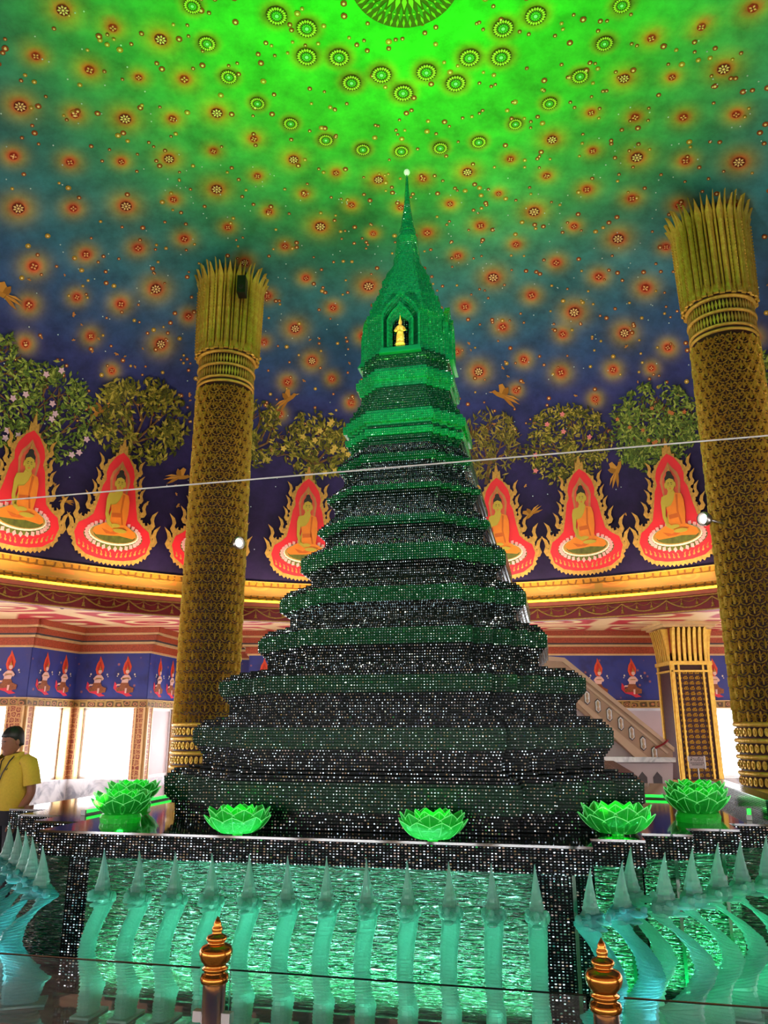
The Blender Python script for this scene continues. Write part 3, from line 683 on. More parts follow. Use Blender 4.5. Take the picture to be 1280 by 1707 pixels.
def flame(cx, cy, h, flip):
    q = [(0, 0), (0.28, 0.05), (0.42, 0.25), (0.3, 0.5), (0.34, 0.7), (0.52, 1.0), (0.18, 0.78), (0.08, 0.55), (0.16, 0.36), (0.06, 0.26), (-0.08, 0.36), (-0.06, 0.14)]
    return [(cx + flip * x * h, cy + y * h) for x, y in q]
def plaque_meshes():
    parts = []
    def part(name, shapes, mat, off):
        m = MB()
        for p in shapes: m.poly(p, FL, off * 0.3, 0.006)
        parts.append((name, m.mesh(name, mat)))
    border = grow(resample(RED, 0.022), [0.05, 0.028]); border = [(x * (1 if y < 1.0 else 0.75), y if y < 1.06 else y + (y - 1.06) * 2.2) for x, y in border]
    part('painted_seated_figure', [border], 'gold_flat', 0.0)
    fl = []
    for sg in (1, -1):
        for x, y, h in ((0.2, 0.86, 0.17), (0.22, 0.72, 0.16), (0.25, 0.6, 0.16), (0.3, 0.47, 0.18), (0.42, 0.36, 0.2)): fl.append(flame(sg * x, y, h, sg))
        fl.append(flame(sg * 0.46, 0.2, 0.22, sg))
    part('flame_scrolls', fl, 'gold_flat', 0.004)
    part('red_field', [RED], 'red_paint', 0.010)
    fl2 = []
    for k in range(-7, 8): x = k * 0.055; fl2.append(flame(x, 0.055 + 0.55 * x * x, 0.055, 1 if k > 0 else -1))
    part('inner_flames', fl2, 'gold_flat', 0.018)
    part('aureole', [mirror([(0, 0.985), (0.04, 0.93), (0.1, 0.87), (0.125, 0.8), (0.11, 0.7), (0.1, 0.62), (0, 0.6)])], 'painted_tan', 0.020)
    part('inner_aureole', [mirror([(0, 0.94), (0.03, 0.9), (0.075, 0.85), (0.095, 0.79), (0.08, 0.66), (0, 0.62)])], 'painted_rose', 0.028)
    part('lotus_leaves', [ell(0, 0.255, 0.36, 0.125, 28)], 'leaf_ground', 0.020)
    pts = []
    for k in range(30):
        a = 2 * pi * k / 30; x, y = 0.30 * cos(a), 0.265 + 0.1 * sin(a); pts.append(petal(x, y, atan2(sin(a) * 0.6, cos(a)), 0.0, 0.055, 0.024))
    part('lotus_petals', pts, 'lotus_pink', 0.029)
    part('bead_ring', [ell(0, 0.27, 0.305, 0.10, 28)], 'bead_white', 0.038)
    part('seat_rim', [ell(0, 0.275, 0.288, 0.09, 28)], 'gold_flat', 0.047)
    part('grass_seat', [ell(0.01, 0.265, 0.255, 0.072, 28)], 'leaf_ground', 0.056)
    part('crossed_legs', [[(-0.26, 0.28), (-0.245, 0.315), (-0.13, 0.37), (0, 0.385), (0.13, 0.37), (0.25, 0.315), (0.265, 0.27), (0.23, 0.25), (0.06, 0.265), (-0.05, 0.255), (-0.22, 0.25)]], 'orange_robe', 0.065)
    part('leg_fold', [[(-0.16, 0.315), (-0.05, 0.29), (0.1, 0.335), (0.16, 0.33), (0.0, 0.27), (-0.1, 0.27)]], 'orange_fold', 0.074)
    part('bare_torso', [[(-0.035, 0.7), (0.035, 0.7), (0.05, 0.67), (0.12, 0.655), (0.135, 0.6), (0.115, 0.5), (0.1, 0.38), (-0.1, 0.38), (-0.07, 0.5), (-0.085, 0.56), (-0.1, 0.47), (-0.06, 0.38), (-0.01, 0.34), (-0.03, 0.325), (-0.1, 0.36), (-0.135, 0.45), (-0.138, 0.6), (-0.12, 0.655), (-0.05, 0.67)]], 'painted_skin', 0.074)
    part('robe', [[(0.045, 0.675), (0.115, 0.66), (0.138, 0.6), (0.14, 0.48), (0.12, 0.36), (0.0, 0.35), (-0.07, 0.39), (-0.065, 0.48), (-0.08, 0.545), (-0.02, 0.56), (0.02, 0.61)]], 'orange_robe', 0.083)
    part('robe_fold', [[(0.05, 0.66), (0.075, 0.655), (0.06, 0.5), (0.09, 0.37), (0.07, 0.37), (0.04, 0.5)], [(-0.06, 0.47), (0.06, 0.48), (0.065, 0.44), (-0.055, 0.43)]], 'orange_fold', 0.091)
    part('hands', [ell(0.0, 0.355, 0.055, 0.018, 12), ell(0.06, 0.31, 0.085, 0.02, 12, 0.2)], 'painted_skin', 0.099)
    part('head', [[(0.0, 0.688), (0.032, 0.7), (0.048, 0.735), (0.052, 0.785), (0.04, 0.83), (0, 0.845), (-0.04, 0.83), (-0.052, 0.785), (-0.048, 0.735), (-0.032, 0.7)], ell(0.058, 0.755, 0.01, 0.028, 8), ell(-0.058, 0.755, 0.01, 0.028, 8)], 'painted_skin', 0.090)
    part('hair', [[(-0.056, 0.785), (-0.046, 0.805), (0, 0.822), (0.046, 0.805), (0.056, 0.785), (0.055, 0.83), (0.03, 0.86), (0.025, 0.885), (0, 0.895), (-0.025, 0.885), (-0.03, 0.86), (-0.055, 0.83)], [(-0.035, 0.775), (-0.01, 0.78), (-0.01, 0.772)], [(0.035, 0.775), (0.01, 0.78), (0.01, 0.772)], [(-0.035, 0.762), (-0.01, 0.76), (-0.02, 0.756)], [(0.035, 0.762), (0.01, 0.76), (0.02, 0.756)], [(-0.006, 0.742), (0.006, 0.742), (0, 0.739)]], 'painted_hair', 0.100)
    part('lips', [[(-0.013, 0.722), (0, 0.727), (0.013, 0.722), (0, 0.715)]], 'painted_rose', 0.101)
    part('flame_finial', [[(-0.012, 0.893), (0.012, 0.893), (0.016, 0.91), (0, 0.955), (-0.016, 0.91)]], 'gold_flat', 0.040)
    return parts
PLQ = plaque_meshes()
for u, v, sc in ((-140, 885, 150), (22, 917, 150), (182, 941, 158), (343, 955, 158), (508, 966, 158), (672, 970, 158), (836, 966, 158), (981, 959, 156), (1136, 945, 156), (1300, 925, 156)):
    phi, s, d = dome_hit(u, v); W = 142 * 14.0 / 1345.0
    pb_ = dome_pt(phi, s, 0.035); pt_ = dome_pt(phi, s + 1.52 * W, 0.04); ey_ = pt_ - pb_; ey_ /= np.linalg.norm(ey_); ex_ = dome_frame(phi, s)[1]
    fr = (pb_, ex_, ey_, np.cross(ex_, ey_)); O = pb_
    root = place(PLQ[0][1], PLQ[0][0], (O, fr[1], fr[2] * 1.3, fr[3]), dome, W)
    for nm, me in PLQ[1:]: link(nm, me, root)

# ------------------------------------------------------------------ cornice ring under the dome
NR = 160
def ring_band(name, prof_, mat, parent, smooth=False):
    m = MB(); m.lathe(prof_, NR, CX, CY, cap=False); return m.build(name, mat, parent, smooth)
cor = MB(); cor.lathe([(DR + 0.05, 3.985), (DR - 0.11, 3.985), (DR - 0.15, 3.965), (DR - 0.16, 3.90), (DR + 0.05, 3.885)], NR, CX, CY, cap=False)
trim = cor.build('trim_1', 'salmon_paint'); tag(trim, 'gold and maroon cornice ring running under the painted dome', 'cornice', kind='structure')
ring_band('diamond_border', [(DR + 0.02, 4.38), (DR - 0.05, 4.385), (DR - 0.06, 4.30), (DR - 0.03, 4.29)], 'yellow_print', trim)
ring_band('gold_fillet', [(DR - 0.0, 4.405), (DR - 0.07, 4.40), (DR - 0.07, 4.38), (DR, 4.38)], 'gold_flat', trim)
ring_band('orange_band', [(DR - 0.02, 4.30), (DR - 0.02, 4.13)], 'orange_print', trim)
ring_band('gold_fillet', [(DR - 0.01, 4.14), (DR - 0.05, 4.135), (DR - 0.05, 4.12), (DR - 0.01, 4.12)], 'gold_flat', trim)
ring_band('lattice_border', [(DR - 0.03, 4.12), (DR - 0.05, 4.035)], 'yellow_print', trim)
ring_band('light_strip', [(DR - 0.05, 4.035), (DR - 0.085, 4.02), (DR - 0.085, 4.0), (DR - 0.03, 3.985)], 'cove_glow', trim)
ring_band('cream_fillet', [(DR - 0.05, 3.89), (DR - 0.13, 3.89), (DR - 0.13, 3.87), (DR - 0.05, 3.87)], 'gold_flat', trim)
ring_band('maroon_fascia', [(DR - 0.03, 3.88), (DR - 0.03, 3.64), (DR + 0.02, 3.63), (DR + 0.10, 3.63), (DR + 0.10, 3.90)], 'maroon_paint', trim)
ring_band('gold_fillet', [(DR - 0.03, 3.655), (DR - 0.05, 3.65), (DR - 0.05, 3.63), (DR - 0.02, 3.63)], 'gold_flat', trim)
def swags():
    sw = MB(); ts = MB(); N = 66; Rr = DR - 0.045
    def P(a, z, o=0): return (CX + (Rr - o) * cos(a), CY + (Rr - o) * sin(a), z)
    for k in range(N):
        a0 = 2 * pi * k / N; da = 2 * pi / N
        if not radians(5) < (a0 % (2 * pi)) < radians(180): continue
        sw.tube([P(a0 + da * t / 8, 3.855 - 0.155 * (1 - ((t - 4) / 4) ** 2)) for t in range(9)], 0.014, 5)
        for j in range(3):
            sw.tube([P(a0 + da * (j + t / 4) / 3, 3.86 - 0.055 * (1 - ((t - 2) / 2) ** 2)) for t in range(5)], 0.006, 4)
        for j, (q, z, L) in enumerate(((0, 3.84, 0.16), (1 / 3, 3.86, 0.12), (2 / 3, 3.86, 0.12))):
            a = a0 + da * q
            ts.lathe([(0.004, z), (0.008, z - L * 0.5), (0.024, z - L * 0.62), (0.018, z - L * 0.72), (0.034, z - L)], 6, *P(a, 0)[:2], cap=False)
    sw.build('gold_swags', 'gold_flat', trim, kind='stuff'); ts.build('gold_tassels', 'gold_flat', trim, kind='stuff')
swags()
for k in range(20):                  # warm cove lamps sitting on the cornice, washing the dome
    a = 2 * pi * k / 20
    lamp('cove_lamp', 'AREA', (CX + (DR - 0.45) * cos(a), CY + (DR - 0.45) * sin(a), 4.12), COVE_W, (1.0, 0.86, 0.62), trim, 1.6, size_y=0.12,
         target=(CX + (DR - 0.25) * cos(a), CY + (DR - 0.25) * sin(a), 6.5))

# ------------------------------------------------------------------ floor, walls with windows, aisle ceiling
fl = MB(); fl.box(-13.5, 13.5, -9, 21, -0.15, 0.0)
tag(fl.build('floor', 'white_marble'), 'polished white marble floor of the round hall', 'floor', kind='structure')
PATH = [(13, -8.5), (13, 18.59), (-3.2, 18.59), (-3.3, 19.82), (-5.1, 19.82), (-5.39, 17.96), (-7.1, 18.11), (-7.48, 16.54), (-13, 16.6), (-13, -8.5)]
SIDES = ['wall_right', 'wall_back', 'wall_back', 'wall_back', 'wall_left', 'wall_left', 'wall_left', 'wall_left', 'wall_left', 'wall_front']
def ceiling_ring():
    m = MB(); vs = []; fs = []; uv = []; n = NR
    ang = [2 * pi * k / n for k in range(n)]
    for a in ang: vs.append((CX + (DR + 0.09) * cos(a), CY + (DR + 0.09) * sin(a), AISLE_Z))
    for a in ang:
        t = min(((13.4 - CX) / cos(a)) if cos(a) > 1e-6 else 1e9, ((-13.4 - CX) / cos(a)) if cos(a) < -1e-6 else 1e9, ((20.8 - CY) / sin(a)) if sin(a) > 1e-6 else 1e9, ((-8.9 - CY) / sin(a)) if sin(a) < -1e-6 else 1e9)
        vs.append((CX + t * cos(a), CY + t * sin(a), AISLE_Z))
    for k in range(n):
        k2 = (k + 1) % n; f = (k, n + k, n + k2, k2); fs.append(f); uv.append([(vs[i][0], vs[i][1]) for i in f])
    vs += [(x, y, z + 0.2) for x, y, z in vs]
    for k in range(n):
        k2 = (k + 1) % n; f = (2 * n + k2, 3 * n + k2, 3 * n + k, 2 * n + k); fs.append(f); uv.append([(0, 0)] * 4)
    m.add(vs, fs, 0, uv); return m.build('ceiling_aisle', 'ceiling_print')
ca = ceiling_ring(); tag(ca, 'red aisle ceiling painted with pale gold cloud medallions', 'ceiling', kind='structure')
cf = MB()
for k in range(120):
    a = radians(10 + 160 * k / 120); q = (CX + (DR + 0.30) * cos(a), CY + (DR + 0.30) * sin(a), AISLE_Z - 0.005)
    cf.poly(petal(0, 0, a, -0.14, 0.30, 0.13), (V(*q), V(1, 0, 0), V(0, -1, 0), V(0, 0, -1)), 0.0, 0.02)
cf.build('white_leaf_edging', 'bead_white', ca, kind='stuff')

wall_roots = {}; win_n = 0
def wall_piece(name, me, side, ci, at, ang):
    o = link(name, me, None, at, ang)
    return o
def deva_meshes():
    out = []
    def part(name, shapes, mat, off):
        m = MB()
        for p in shapes: m.poly(p, (V(0, 0, 0), V(1, 0, 0), V(0, 0, 1), V(0, -1, 0)), off, 0.006)
        out.append((name, m.mesh(name, mat)))
    part('painted_deva', [[(0.0, 0.98), (0.07, 0.84), (0.12, 0.72), (0.1, 0.6), (0.03, 0.52), (-0.06, 0.54), (-0.1, 0.66), (-0.07, 0.8), (-0.02, 0.88)]], 'deva_flame', 0.0)
    part('flame_heart', [[(0.0, 0.86), (0.05, 0.76), (0.07, 0.68), (0.03, 0.6), (-0.04, 0.62), (-0.055, 0.7), (-0.02, 0.78)]], 'deva_flame_inner', 0.004)
    part('scarf', [[(-0.28, 0.36), (-0.3, 0.2), (-0.2, 0.1), (-0.05, 0.06), (0.05, 0.0), (0.2, 0.02), (0.1, 0.07), (0.16, 0.12), (-0.05, 0.14), (-0.2, 0.2), (-0.23, 0.3)]], 'deva_scarf', 0.0)
    part('skirt', [[(-0.12, 0.33), (0.06, 0.34), (0.1, 0.25), (0.22, 0.2), (0.2, 0.1), (0.05, 0.08), (-0.02, 0.14), (-0.2, 0.12), (-0.24, 0.2), (-0.13, 0.25)]], 'deva_skirt', 0.008)
    part('body', [[(-0.04, 0.52), (0.07, 0.52), (0.1, 0.44), (0.06, 0.33), (-0.1, 0.33), (-0.09, 0.44)], ell(0.03, 0.6, 0.045, 0.055, 12), [(-0.06, 0.51), (-0.13, 0.43), (-0.1, 0.385), (0.03, 0.43), (0.03, 0.46), (-0.07, 0.43)], [(0.08, 0.51), (0.14, 0.43), (0.11, 0.385), (0.03, 0.43), (0.03, 0.46), (0.09, 0.43)], [(-0.2, 0.3), (-0.12, 0.3), (-0.14, 0.26), (-0.24, 0.25)], [(0.0, 0.2), (0.05, 0.2), (0.04, 0.08), (0.0, 0.08)]], 'deva_skin', 0.014)
    part('crown', [[(-0.01, 0.635), (0.07, 0.635), (0.045, 0.68), (0.03, 0.74), (0.015, 0.68)], [(-0.06, 0.45), (0.07, 0.45), (0.07, 0.43), (-0.06, 0.43)]], 'gold_flat', 0.020)
    part('flowers', [ell(-0.2, 0.54, 0.02, 0.026, 8), ell(0.22, 0.53, 0.02, 0.026, 8), ell(-0.22, 0.49, 0.014, 0.014, 8), ell(0.24, 0.48, 0.014, 0.014, 8)], 'bead_white', 0.016)
    return out
DEVA = deva_meshes()
def uvbox(m, x0, x1, y0, y1, z0, z1):
    vs = [(x0, y0, z0), (x1, y0, z0), (x1, y1, z0), (x0, y1, z0), (x0, y0, z1), (x1, y0, z1), (x1, y1, z1), (x0, y1, z1)]
    fs = [(3, 2, 1, 0), (4, 5, 6, 7), (0, 1, 5, 4), (1, 2, 6, 5), (2, 3, 7, 6), (3, 0, 4, 7)]
    uv = [[((vs[i][0] + vs[i][1]), vs[i][2]) for i in f] for f in fs]
    m.add(vs, fs, 0, uv)
def wall_segment(a, b, side, devas=(), bays=None, closed=()):
    """local frame: x along the wall, the room on the -y side"""
    global win_n
    dx, dy = b[0] - a[0], b[1] - a[1]; L = hypot(dx, dy); ang = atan2(dy, dx)
    # the room lies on the left of the path direction; turn so that it lies at local -y
    ang += pi; at = (b[0], b[1], 0)
    root = wall_roots.get(side)
    m = MB(); m.box(0, L, 0.0, 0.3, 2.08, 3.9)                     # upper wall
    m.box(0, L, 0.28, 0.3, 0.0, 2.1)
    me = m.mesh(side, 'window_frame')
    if root is None:
        root = link(side, me); root['_at'] = 0; wall_roots[side] = root
        root.location = (0, 0, 0)
        me.transform(__import__('mathutils').Matrix.Translation(at) @ __import__('mathutils').Matrix.Rotation(ang, 4, 'Z'))
        names = {'wall_left': 'stepped outer wall with red patterned piers and blue deity frieze beside bright windows', 'wall_back': 'far outer wall with blue deity frieze behind the staircase', 'wall_right': 'outer wall with windows on the far right side of the hall', 'wall_front': 'outer wall with windows behind the viewer'}
        tag(root, names[side], 'wall', kind='structure')
    else: link('wall_section', me, root, at, ang)
    def sub(name, mb, mat): return link(name, mb.mesh(name, mat), root, at, ang)
    m = MB(); uvbox(m, -0.0, L, -0.012, 0.0, 2.25, 3.30); fz = sub('blue_frieze', m, 'blue_frieze')
    m = MB(); uvbox(m, -0.03, L + 0.03, -0.04, 0.0, 2.10, 2.25); sub('gold_border', m, 'border_print')
    m = MB(); m.box(-0.05, L + 0.05, -0.05, 0, 2.25, 2.265); m.box(-0.05, L + 0.05, -0.06, 0, 2.085, 2.10); sub('gold_fillet', m, 'cream_trim')
    for z0, z1, o, mt in ((3.30, 3.34, 0.05, 'cream_trim'), (3.34, 3.50, 0.09, 'rust_band'), (3.50, 3.55, 0.16, 'cream_trim'), (3.55, 3.58, 0.20, 'niche_dark'), (3.58, 3.70, 0.22, 'rust_band'), (3.70, 3.74, 0.30, 'cream_trim'), (3.74, 3.86, 0.33, 'rust_band')):
        m = MB(); m.box(-o, L + o, -o, 0.0, z0, z1); sub('crown_moulding', m, mt)
    m = MB(); m.box(-0.02, L + 0.02, -0.10, 0.3, 0.0, 0.55); sub('marble_plinth', m, 'white_marble')
    nb = bays or max(1, int(round(L / 2.3)))
    pw = 0.34 if L > 2.5 else 0.2; bw = (L - pw) / nb
    for k in range(nb + 1):
        x = k * bw; m = MB(); uvbox(m, x, x + pw, -0.07, 0.28, 0.55, 2.09); sub('pier', m, 'pilaster_print')
        m = MB(); m.box(x - 0.02, x + 0.02, -0.08, 0.1, 0.55, 2.09); m.box(x + pw - 0.02, x + pw + 0.02, -0.08, 0.1, 0.55, 2.09); sub('pier_edge', m, 'cream_trim')
    for k in range(nb):
        x0 = k * bw + pw + 0.02; x1 = (k + 1) * bw - 0.02; win_n += 1
        f = MB(); t = 0.05
        f.box(x0, x1, 0.12, 0.2, 0.55, 0.55 + t); f.box(x0, x1, 0.12, 0.2, 2.08 - t, 2.08); f.box(x0, x0 + t, 0.12, 0.2, 0.55, 2.08); f.box(x1 - t, x1, 0.12, 0.2, 0.55, 2.08)
        wf = link('window_%d' % win_n, f.mesh('window', 'window_frame'), None, at, ang); wf['kind'] = 'structure'
        wf['category'] = 'window'; wf['label'] = 'window %s with %s blind' % ('in the far wall' if side != 'wall_front' else 'behind the viewer', 'a closed pale' if k in closed else 'a bright daylit')
        p = MB(); p.box(x0 + t, x1 - t, 0.15, 0.16, 0.6, 2.03); link('blind', p.mesh('blind', 'blind_closed' if k in closed else 'daylight'), wf)
    for x, flip, z, hh in devas:
        rt = link(DEVA[0][0], DEVA[0][1], root, None); from_l = (x, -0.013, z)
        M = __import__('mathutils').Matrix
        rt.matrix_world = M.Translation(at) @ M.Rotation(ang, 4, 'Z') @ M.Translation(from_l) @ M.Diagonal((hh * flip, hh, hh, 1))
        for nm, me2 in DEVA[1:]: link(nm, me2, rt)
    return root
dv = lambda *xs: [(x, 1, 2.33, 0.93) for x in xs]
for i, nm in enumerate(SIDES):
    a = PATH[i]; b = PATH[(i + 1) % len(PATH)]; L = hypot(b[0] - a[0], b[1] - a[1])
    kw = {}
    if i == 1: kw = dict(bays=6, devas=[(x, 1, 2.33, 0.93) for x in (8.27, 9.07, 11.0, 11.9)] + [(0.35, 1, 2.33, 0.93)], closed=(3,))
    if i == 2: kw = dict(bays=1, devas=dv(0.4, 0.85))
    if i == 3: kw = dict(bays=1, devas=dv(0.5, 1.2))
    if i == 4: kw = dict(bays=1, devas=dv(0.55, 1.25), closed=(0,))
    if i == 5: kw = dict(bays=1, devas=dv(0.55, 1.2))
    if i == 6: kw = dict(bays=1, devas=dv(0.5, 1.15))
    if i == 7: kw = dict(devas=dv(5.1, 4.4, 3.6, 2.9))
    wall_segment(a, b, nm, **kw)

# ------------------------------------------------------------------ the stacked glass stupa
STEP = 0.02; BAY = 0.555
def plan(r, bay=BAY, n=4):
    """redented square: a central bay and n corner steps per quarter, counter-clockwise from the right side"""
    s = (1 - bay) / n; q = []
    for k in range(n):                                   # corner between +x and +y
        q += [(1 - k * s, bay + k * s), (1 - (k + 1) * s, bay + k * s)]
    q += [(bay, 1)]
    # q runs from the +x bay end to the +y bay start
    out = []
    for t in range(4):
        c, sn = (1, 0, -1, 0)[t], (0, 1, 0, -1)[t]
        out += [(r * (x * c - y * sn), r * (x * sn + y * c)) for x, y in q]
    return out
def roundish(r, t):
    """between redented square (t=0) and circle (t=1)"""
    p = plan(1.0); out = []
    for x, y in p:
        d = hypot(x, y); k = 1.0 * (1 - t) + t * (0.95 / d); out.append((r * x * k, r * y * k))
    return out
stupa = empty('glass_stupa', (CX, CY, 0), -TH); tag(stupa, 'tall tiered stupa of stacked green glass rising in the centre', 'stupa')
TIERS = [
 [(1.711,1.040),(1.715,1.110),(1.789,1.185),(1.797,1.311),(1.725,1.381),(1.547,1.401)],
 [(1.548,1.401),(1.548,1.474),(1.622,1.571),(1.627,1.665),(1.546,1.748),(1.381,1.766)],
 [(1.381,1.766),(1.381,1.861),(1.459,1.946),(1.463,2.031),(1.370,2.105),(1.122,2.142)],
 [(1.121,2.142),(1.120,2.221),(1.193,2.292),(1.197,2.379),(1.133,2.457),(0.964,2.510)],
 [(0.963,2.510),(0.962,2.579),(1.046,2.640),(1.049,2.731),(0.986,2.813),(0.812,2.867)],
 [(0.811,2.867),(0.809,2.929),(0.894,2.991),(0.896,3.105),(0.832,3.164),(0.707,3.221)],
 [(0.706,3.221),(0.706,3.290),(0.774,3.353),(0.765,3.387),(0.629,3.523)],
 [(0.629,3.523),(0.629,3.579),(0.704,3.663),(0.698,3.686),(0.559,3.815)],
 [(0.559,3.815),(0.559,3.885),(0.624,3.965),(0.619,3.989),(0.508,4.126)],
 [(0.507,4.126),(0.506,4.155),(0.53,4.17),(0.53,4.20),(0.557,4.22),(0.557,4.265),(0.525,4.275),(0.525,4.31),(0.575,4.33),(0.575,4.40),(0.55,4.405),(0.55,4.45),(0.52,4.455),(0.52,4.51),(0.49,4.515),(0.49,4.57),(0.455,4.575),(0.455,4.63),(0.424,4.635),(0.424,4.683)],
 [(0.421,4.683),(0.421,4.72),(0.44,4.735),(0.44,4.77),(0.47,4.80),(0.47,4.87),(0.445,4.875),(0.445,4.91),(0.412,4.915),(0.412,5.0),(0.43,5.005),(0.43,5.05),(0.394,5.055),(0.394,5.111)],
]
def layered(prof_, mats, name, parent, rnd=None, step=STEP, groove=0.006):
    """one block of the stack: thin sheets, each with its own edge and a dark joint"""
    zs = [z for _, z in prof_]; rs = [r for r, _ in prof_]; z0, z1 = zs[0], zs[-1]
    n = max(1, int(round((z1 - z0) / step))); m = MB()
    base = plan(1.0); us = [0]
    for i in range(len(base)):
        a, b = base[i], base[(i + 1) % len(base)]; us.append(us[-1] + hypot(b[0] - a[0], b[1] - a[1]))
    rings = []; zz = []; mis = []
    for k in range(n):
        za = z0 + (z1 - z0) * k / n; zb = z0 + (z1 - z0) * (k + 1) / n; zm = (za + zb) / 2
        r = float(np.interp(zm, zs, rs)) ; ra = float(np.interp(za, zs, rs)); rb = float(np.interp(zb, zs, rs))
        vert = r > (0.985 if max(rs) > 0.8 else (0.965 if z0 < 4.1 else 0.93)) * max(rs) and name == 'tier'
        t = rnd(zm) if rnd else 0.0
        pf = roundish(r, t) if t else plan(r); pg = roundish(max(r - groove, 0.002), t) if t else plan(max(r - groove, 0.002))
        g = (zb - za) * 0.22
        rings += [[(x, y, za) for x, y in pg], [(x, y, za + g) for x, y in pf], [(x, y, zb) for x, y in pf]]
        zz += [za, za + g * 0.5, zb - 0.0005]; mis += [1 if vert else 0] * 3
    rr = [max(rs)]
    sc = max(rs) + 0.15
    m.rings(rings, 0, True, ([u * sc for u in us], zz))
    nf = len(base)
    for i in range(len(rings) - 1):
        for k in range(nf): m.mi[i * nf + k] = mis[i]
    return m.build(name, mats, parent)
for i, pf in enumerate(TIERS):
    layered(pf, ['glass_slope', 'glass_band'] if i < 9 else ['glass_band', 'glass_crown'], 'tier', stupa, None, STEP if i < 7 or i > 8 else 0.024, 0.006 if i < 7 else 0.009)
layered([(0.380,5.111),(0.375,5.31),(0.365,5.359),(0.365,5.5),(0.385,5.54),(0.375,5.60)], ['glass_crown', 'glass_crown'], 'shrine_body', stupa, None, 0.024, 0.009)
layered([(0.354,5.60),(0.354,5.674),(0.33,5.70),(0.335,5.76),(0.295,5.78),(0.295,5.834),(0.265,5.87),(0.27,5.92),(0.24,5.95),(0.245,6.02),(0.21,6.066),(0.2,6.12),(0.15,6.2),(0.136,6.232)], ['glass_crown', 'glass_crown'], 'stepped_roof', stupa, lambda z: 0.0, 0.018, 0.009)
layered([(0.150,6.232),(0.150,6.307),(0.130,6.33),(0.130,6.416),(0.118,6.44),(0.117,6.554),(0.09,6.60),(0.072,6.637)], ['glass_crown', 'glass_crown'], 'bell', stupa, lambda z: 0.6, 0.024, 0.007)
m = MB(); pr = []
for k in range(13):
    t = k / 13; h = (6.969 - 6.637) / 13; z = 6.637 + h * k; q = (0.088 if k < 2 else 0.080) * (1 - t) + 0.034 * t
    pr += [(q * 0.8, z), (q, z + h * 0.25), (q, z + h * 0.75), (q * 0.8, z + h * 0.98)]
m.lathe(pr, 20); m.build('ringed_spire', 'glass_crown', stupa)
m = MB(); m.lathe([(0.03, 6.969), (0.036, 6.985), (0.03, 7.0), (0.034, 7.02), (0.027, 7.05), (0.026, 7.109), (0.02, 7.2), (0.013, 7.322), (0.005, 7.37)], 16); m.build('spire_needle', 'glass_crown', stupa, True)
m = MB(); m.lathe([(0.002, 7.365)] + [(0.034 * sin(pi * k / 10), 7.40 - 0.036 * cos(pi * k / 10)) for k in range(1, 10)] + [(0.002, 7.437)], 16); m.build('crystal_ball', 'crystal', stupa, True)
# four niches with double flame-pointed arches; the front one holds the gold figure
def arch(w, z0, zs, zt, n=10):
    """outline of a cusped pointed arch: half width w, foot z0, spring zs, tip zt"""
    pts = [(w, z0), (w, zs)]; H = zt - zs
    for k in range(1, n):
        t = k / n; pts.append((w * (1.12 * (1 - t ** 1.15) if t > 0.08 else 1.15), zs + H * (1 - (1 - t) ** 1.8) * 0.82 if t < 0.75 else zs + H * (0.74 + (t - 0.75) * 1.04)))
    pts.append((0, zt)); return pts
for q in range(4):
    nz = empty('niche') if False else None
    R_ = lambda x, y: ((x, y), (-y, x), (-x, -y), (y, -x))[q]
    def fr(m, outer, inner, y0, y1):
        """a frame between two arch outlines, from depth y0 to y1 (front)"""
        o = outer + [(-x, z) for x, z in reversed(outer[:-1])]; i_ = inner + [(-x, z) for x, z in reversed(inner[:-1])]; n = len(o)
        vs = [(*R_(x, -y1), z) for x, z in o] + [(*R_(x, -y1), z) for x, z in i_] + [(*R_(x, -y0), z) for x, z in o] + [(*R_(x, -y0), z) for x, z in i_]
        fs = []
        for k in range(n - 1):
            fs += [(k, n + k, n + k + 1, k + 1), (2 * n + k, k, k + 1, 2 * n + k + 1), (n + k, 3 * n + k, 3 * n + k + 1, n + k + 1)]
        uv = [[(vs[j][0] + vs[j][1], vs[j][2]) for j in f] for f in fs]
        m.add(vs, fs, 0, uv)
    m = MB()
    for j in range(5): fr(m, arch(0.185 - 0.012 * j, 5.12, 5.42, 5.73 - 0.03 * j), arch(0.165 - 0.012 * j, 5.12, 5.42, 5.69 - 0.03 * j), 0.37, 0.425 - 0.012 * j)
    nobj = m.build('niche_gable', 'glass_crown', stupa)
    m = MB()
    for j in range(4): fr(m, arch(0.125 - 0.01 * j, 5.12, 5.36, 5.585 - 0.03 * j), arch(0.108 - 0.01 * j, 5.12, 5.36, 5.54 - 0.03 * j), 0.37, 0.455 - 0.01 * j)
    m.build('niche_arch', 'glass_crown', nobj)
    a = arch(0.085, 5.13, 5.36, 5.47); a = a + [(-x, z) for x, z in reversed(a[:-1])]
    m = MB(); vs = [(*R_(x, -0.385), z) for x, z in a]; m.add(vs, [tuple(range(len(a)))], 0, [[(p[0] + p[1], p[2]) for p in vs]]); m.build('niche_back', 'glass_slope', nobj)
    m = MB(); x0, y0 = -0.21, -0.475
    c4 = [R_(x, y) for x, y in ((-0.20, -0.47), (0.20, -0.47), (0.20, -0.36), (-0.20, -0.36))]
    for j in range(4): m.rings([[(*[c * (1 - 0.02 * j) for c in p], 5.055 + 0.018 * j) for p in c4], [(*[c * (1 - 0.02 * j) for c in p], 5.069 + 0.018 * j) for p in c4]])
    m.build('niche_ledge', 'glass_crown', nobj)
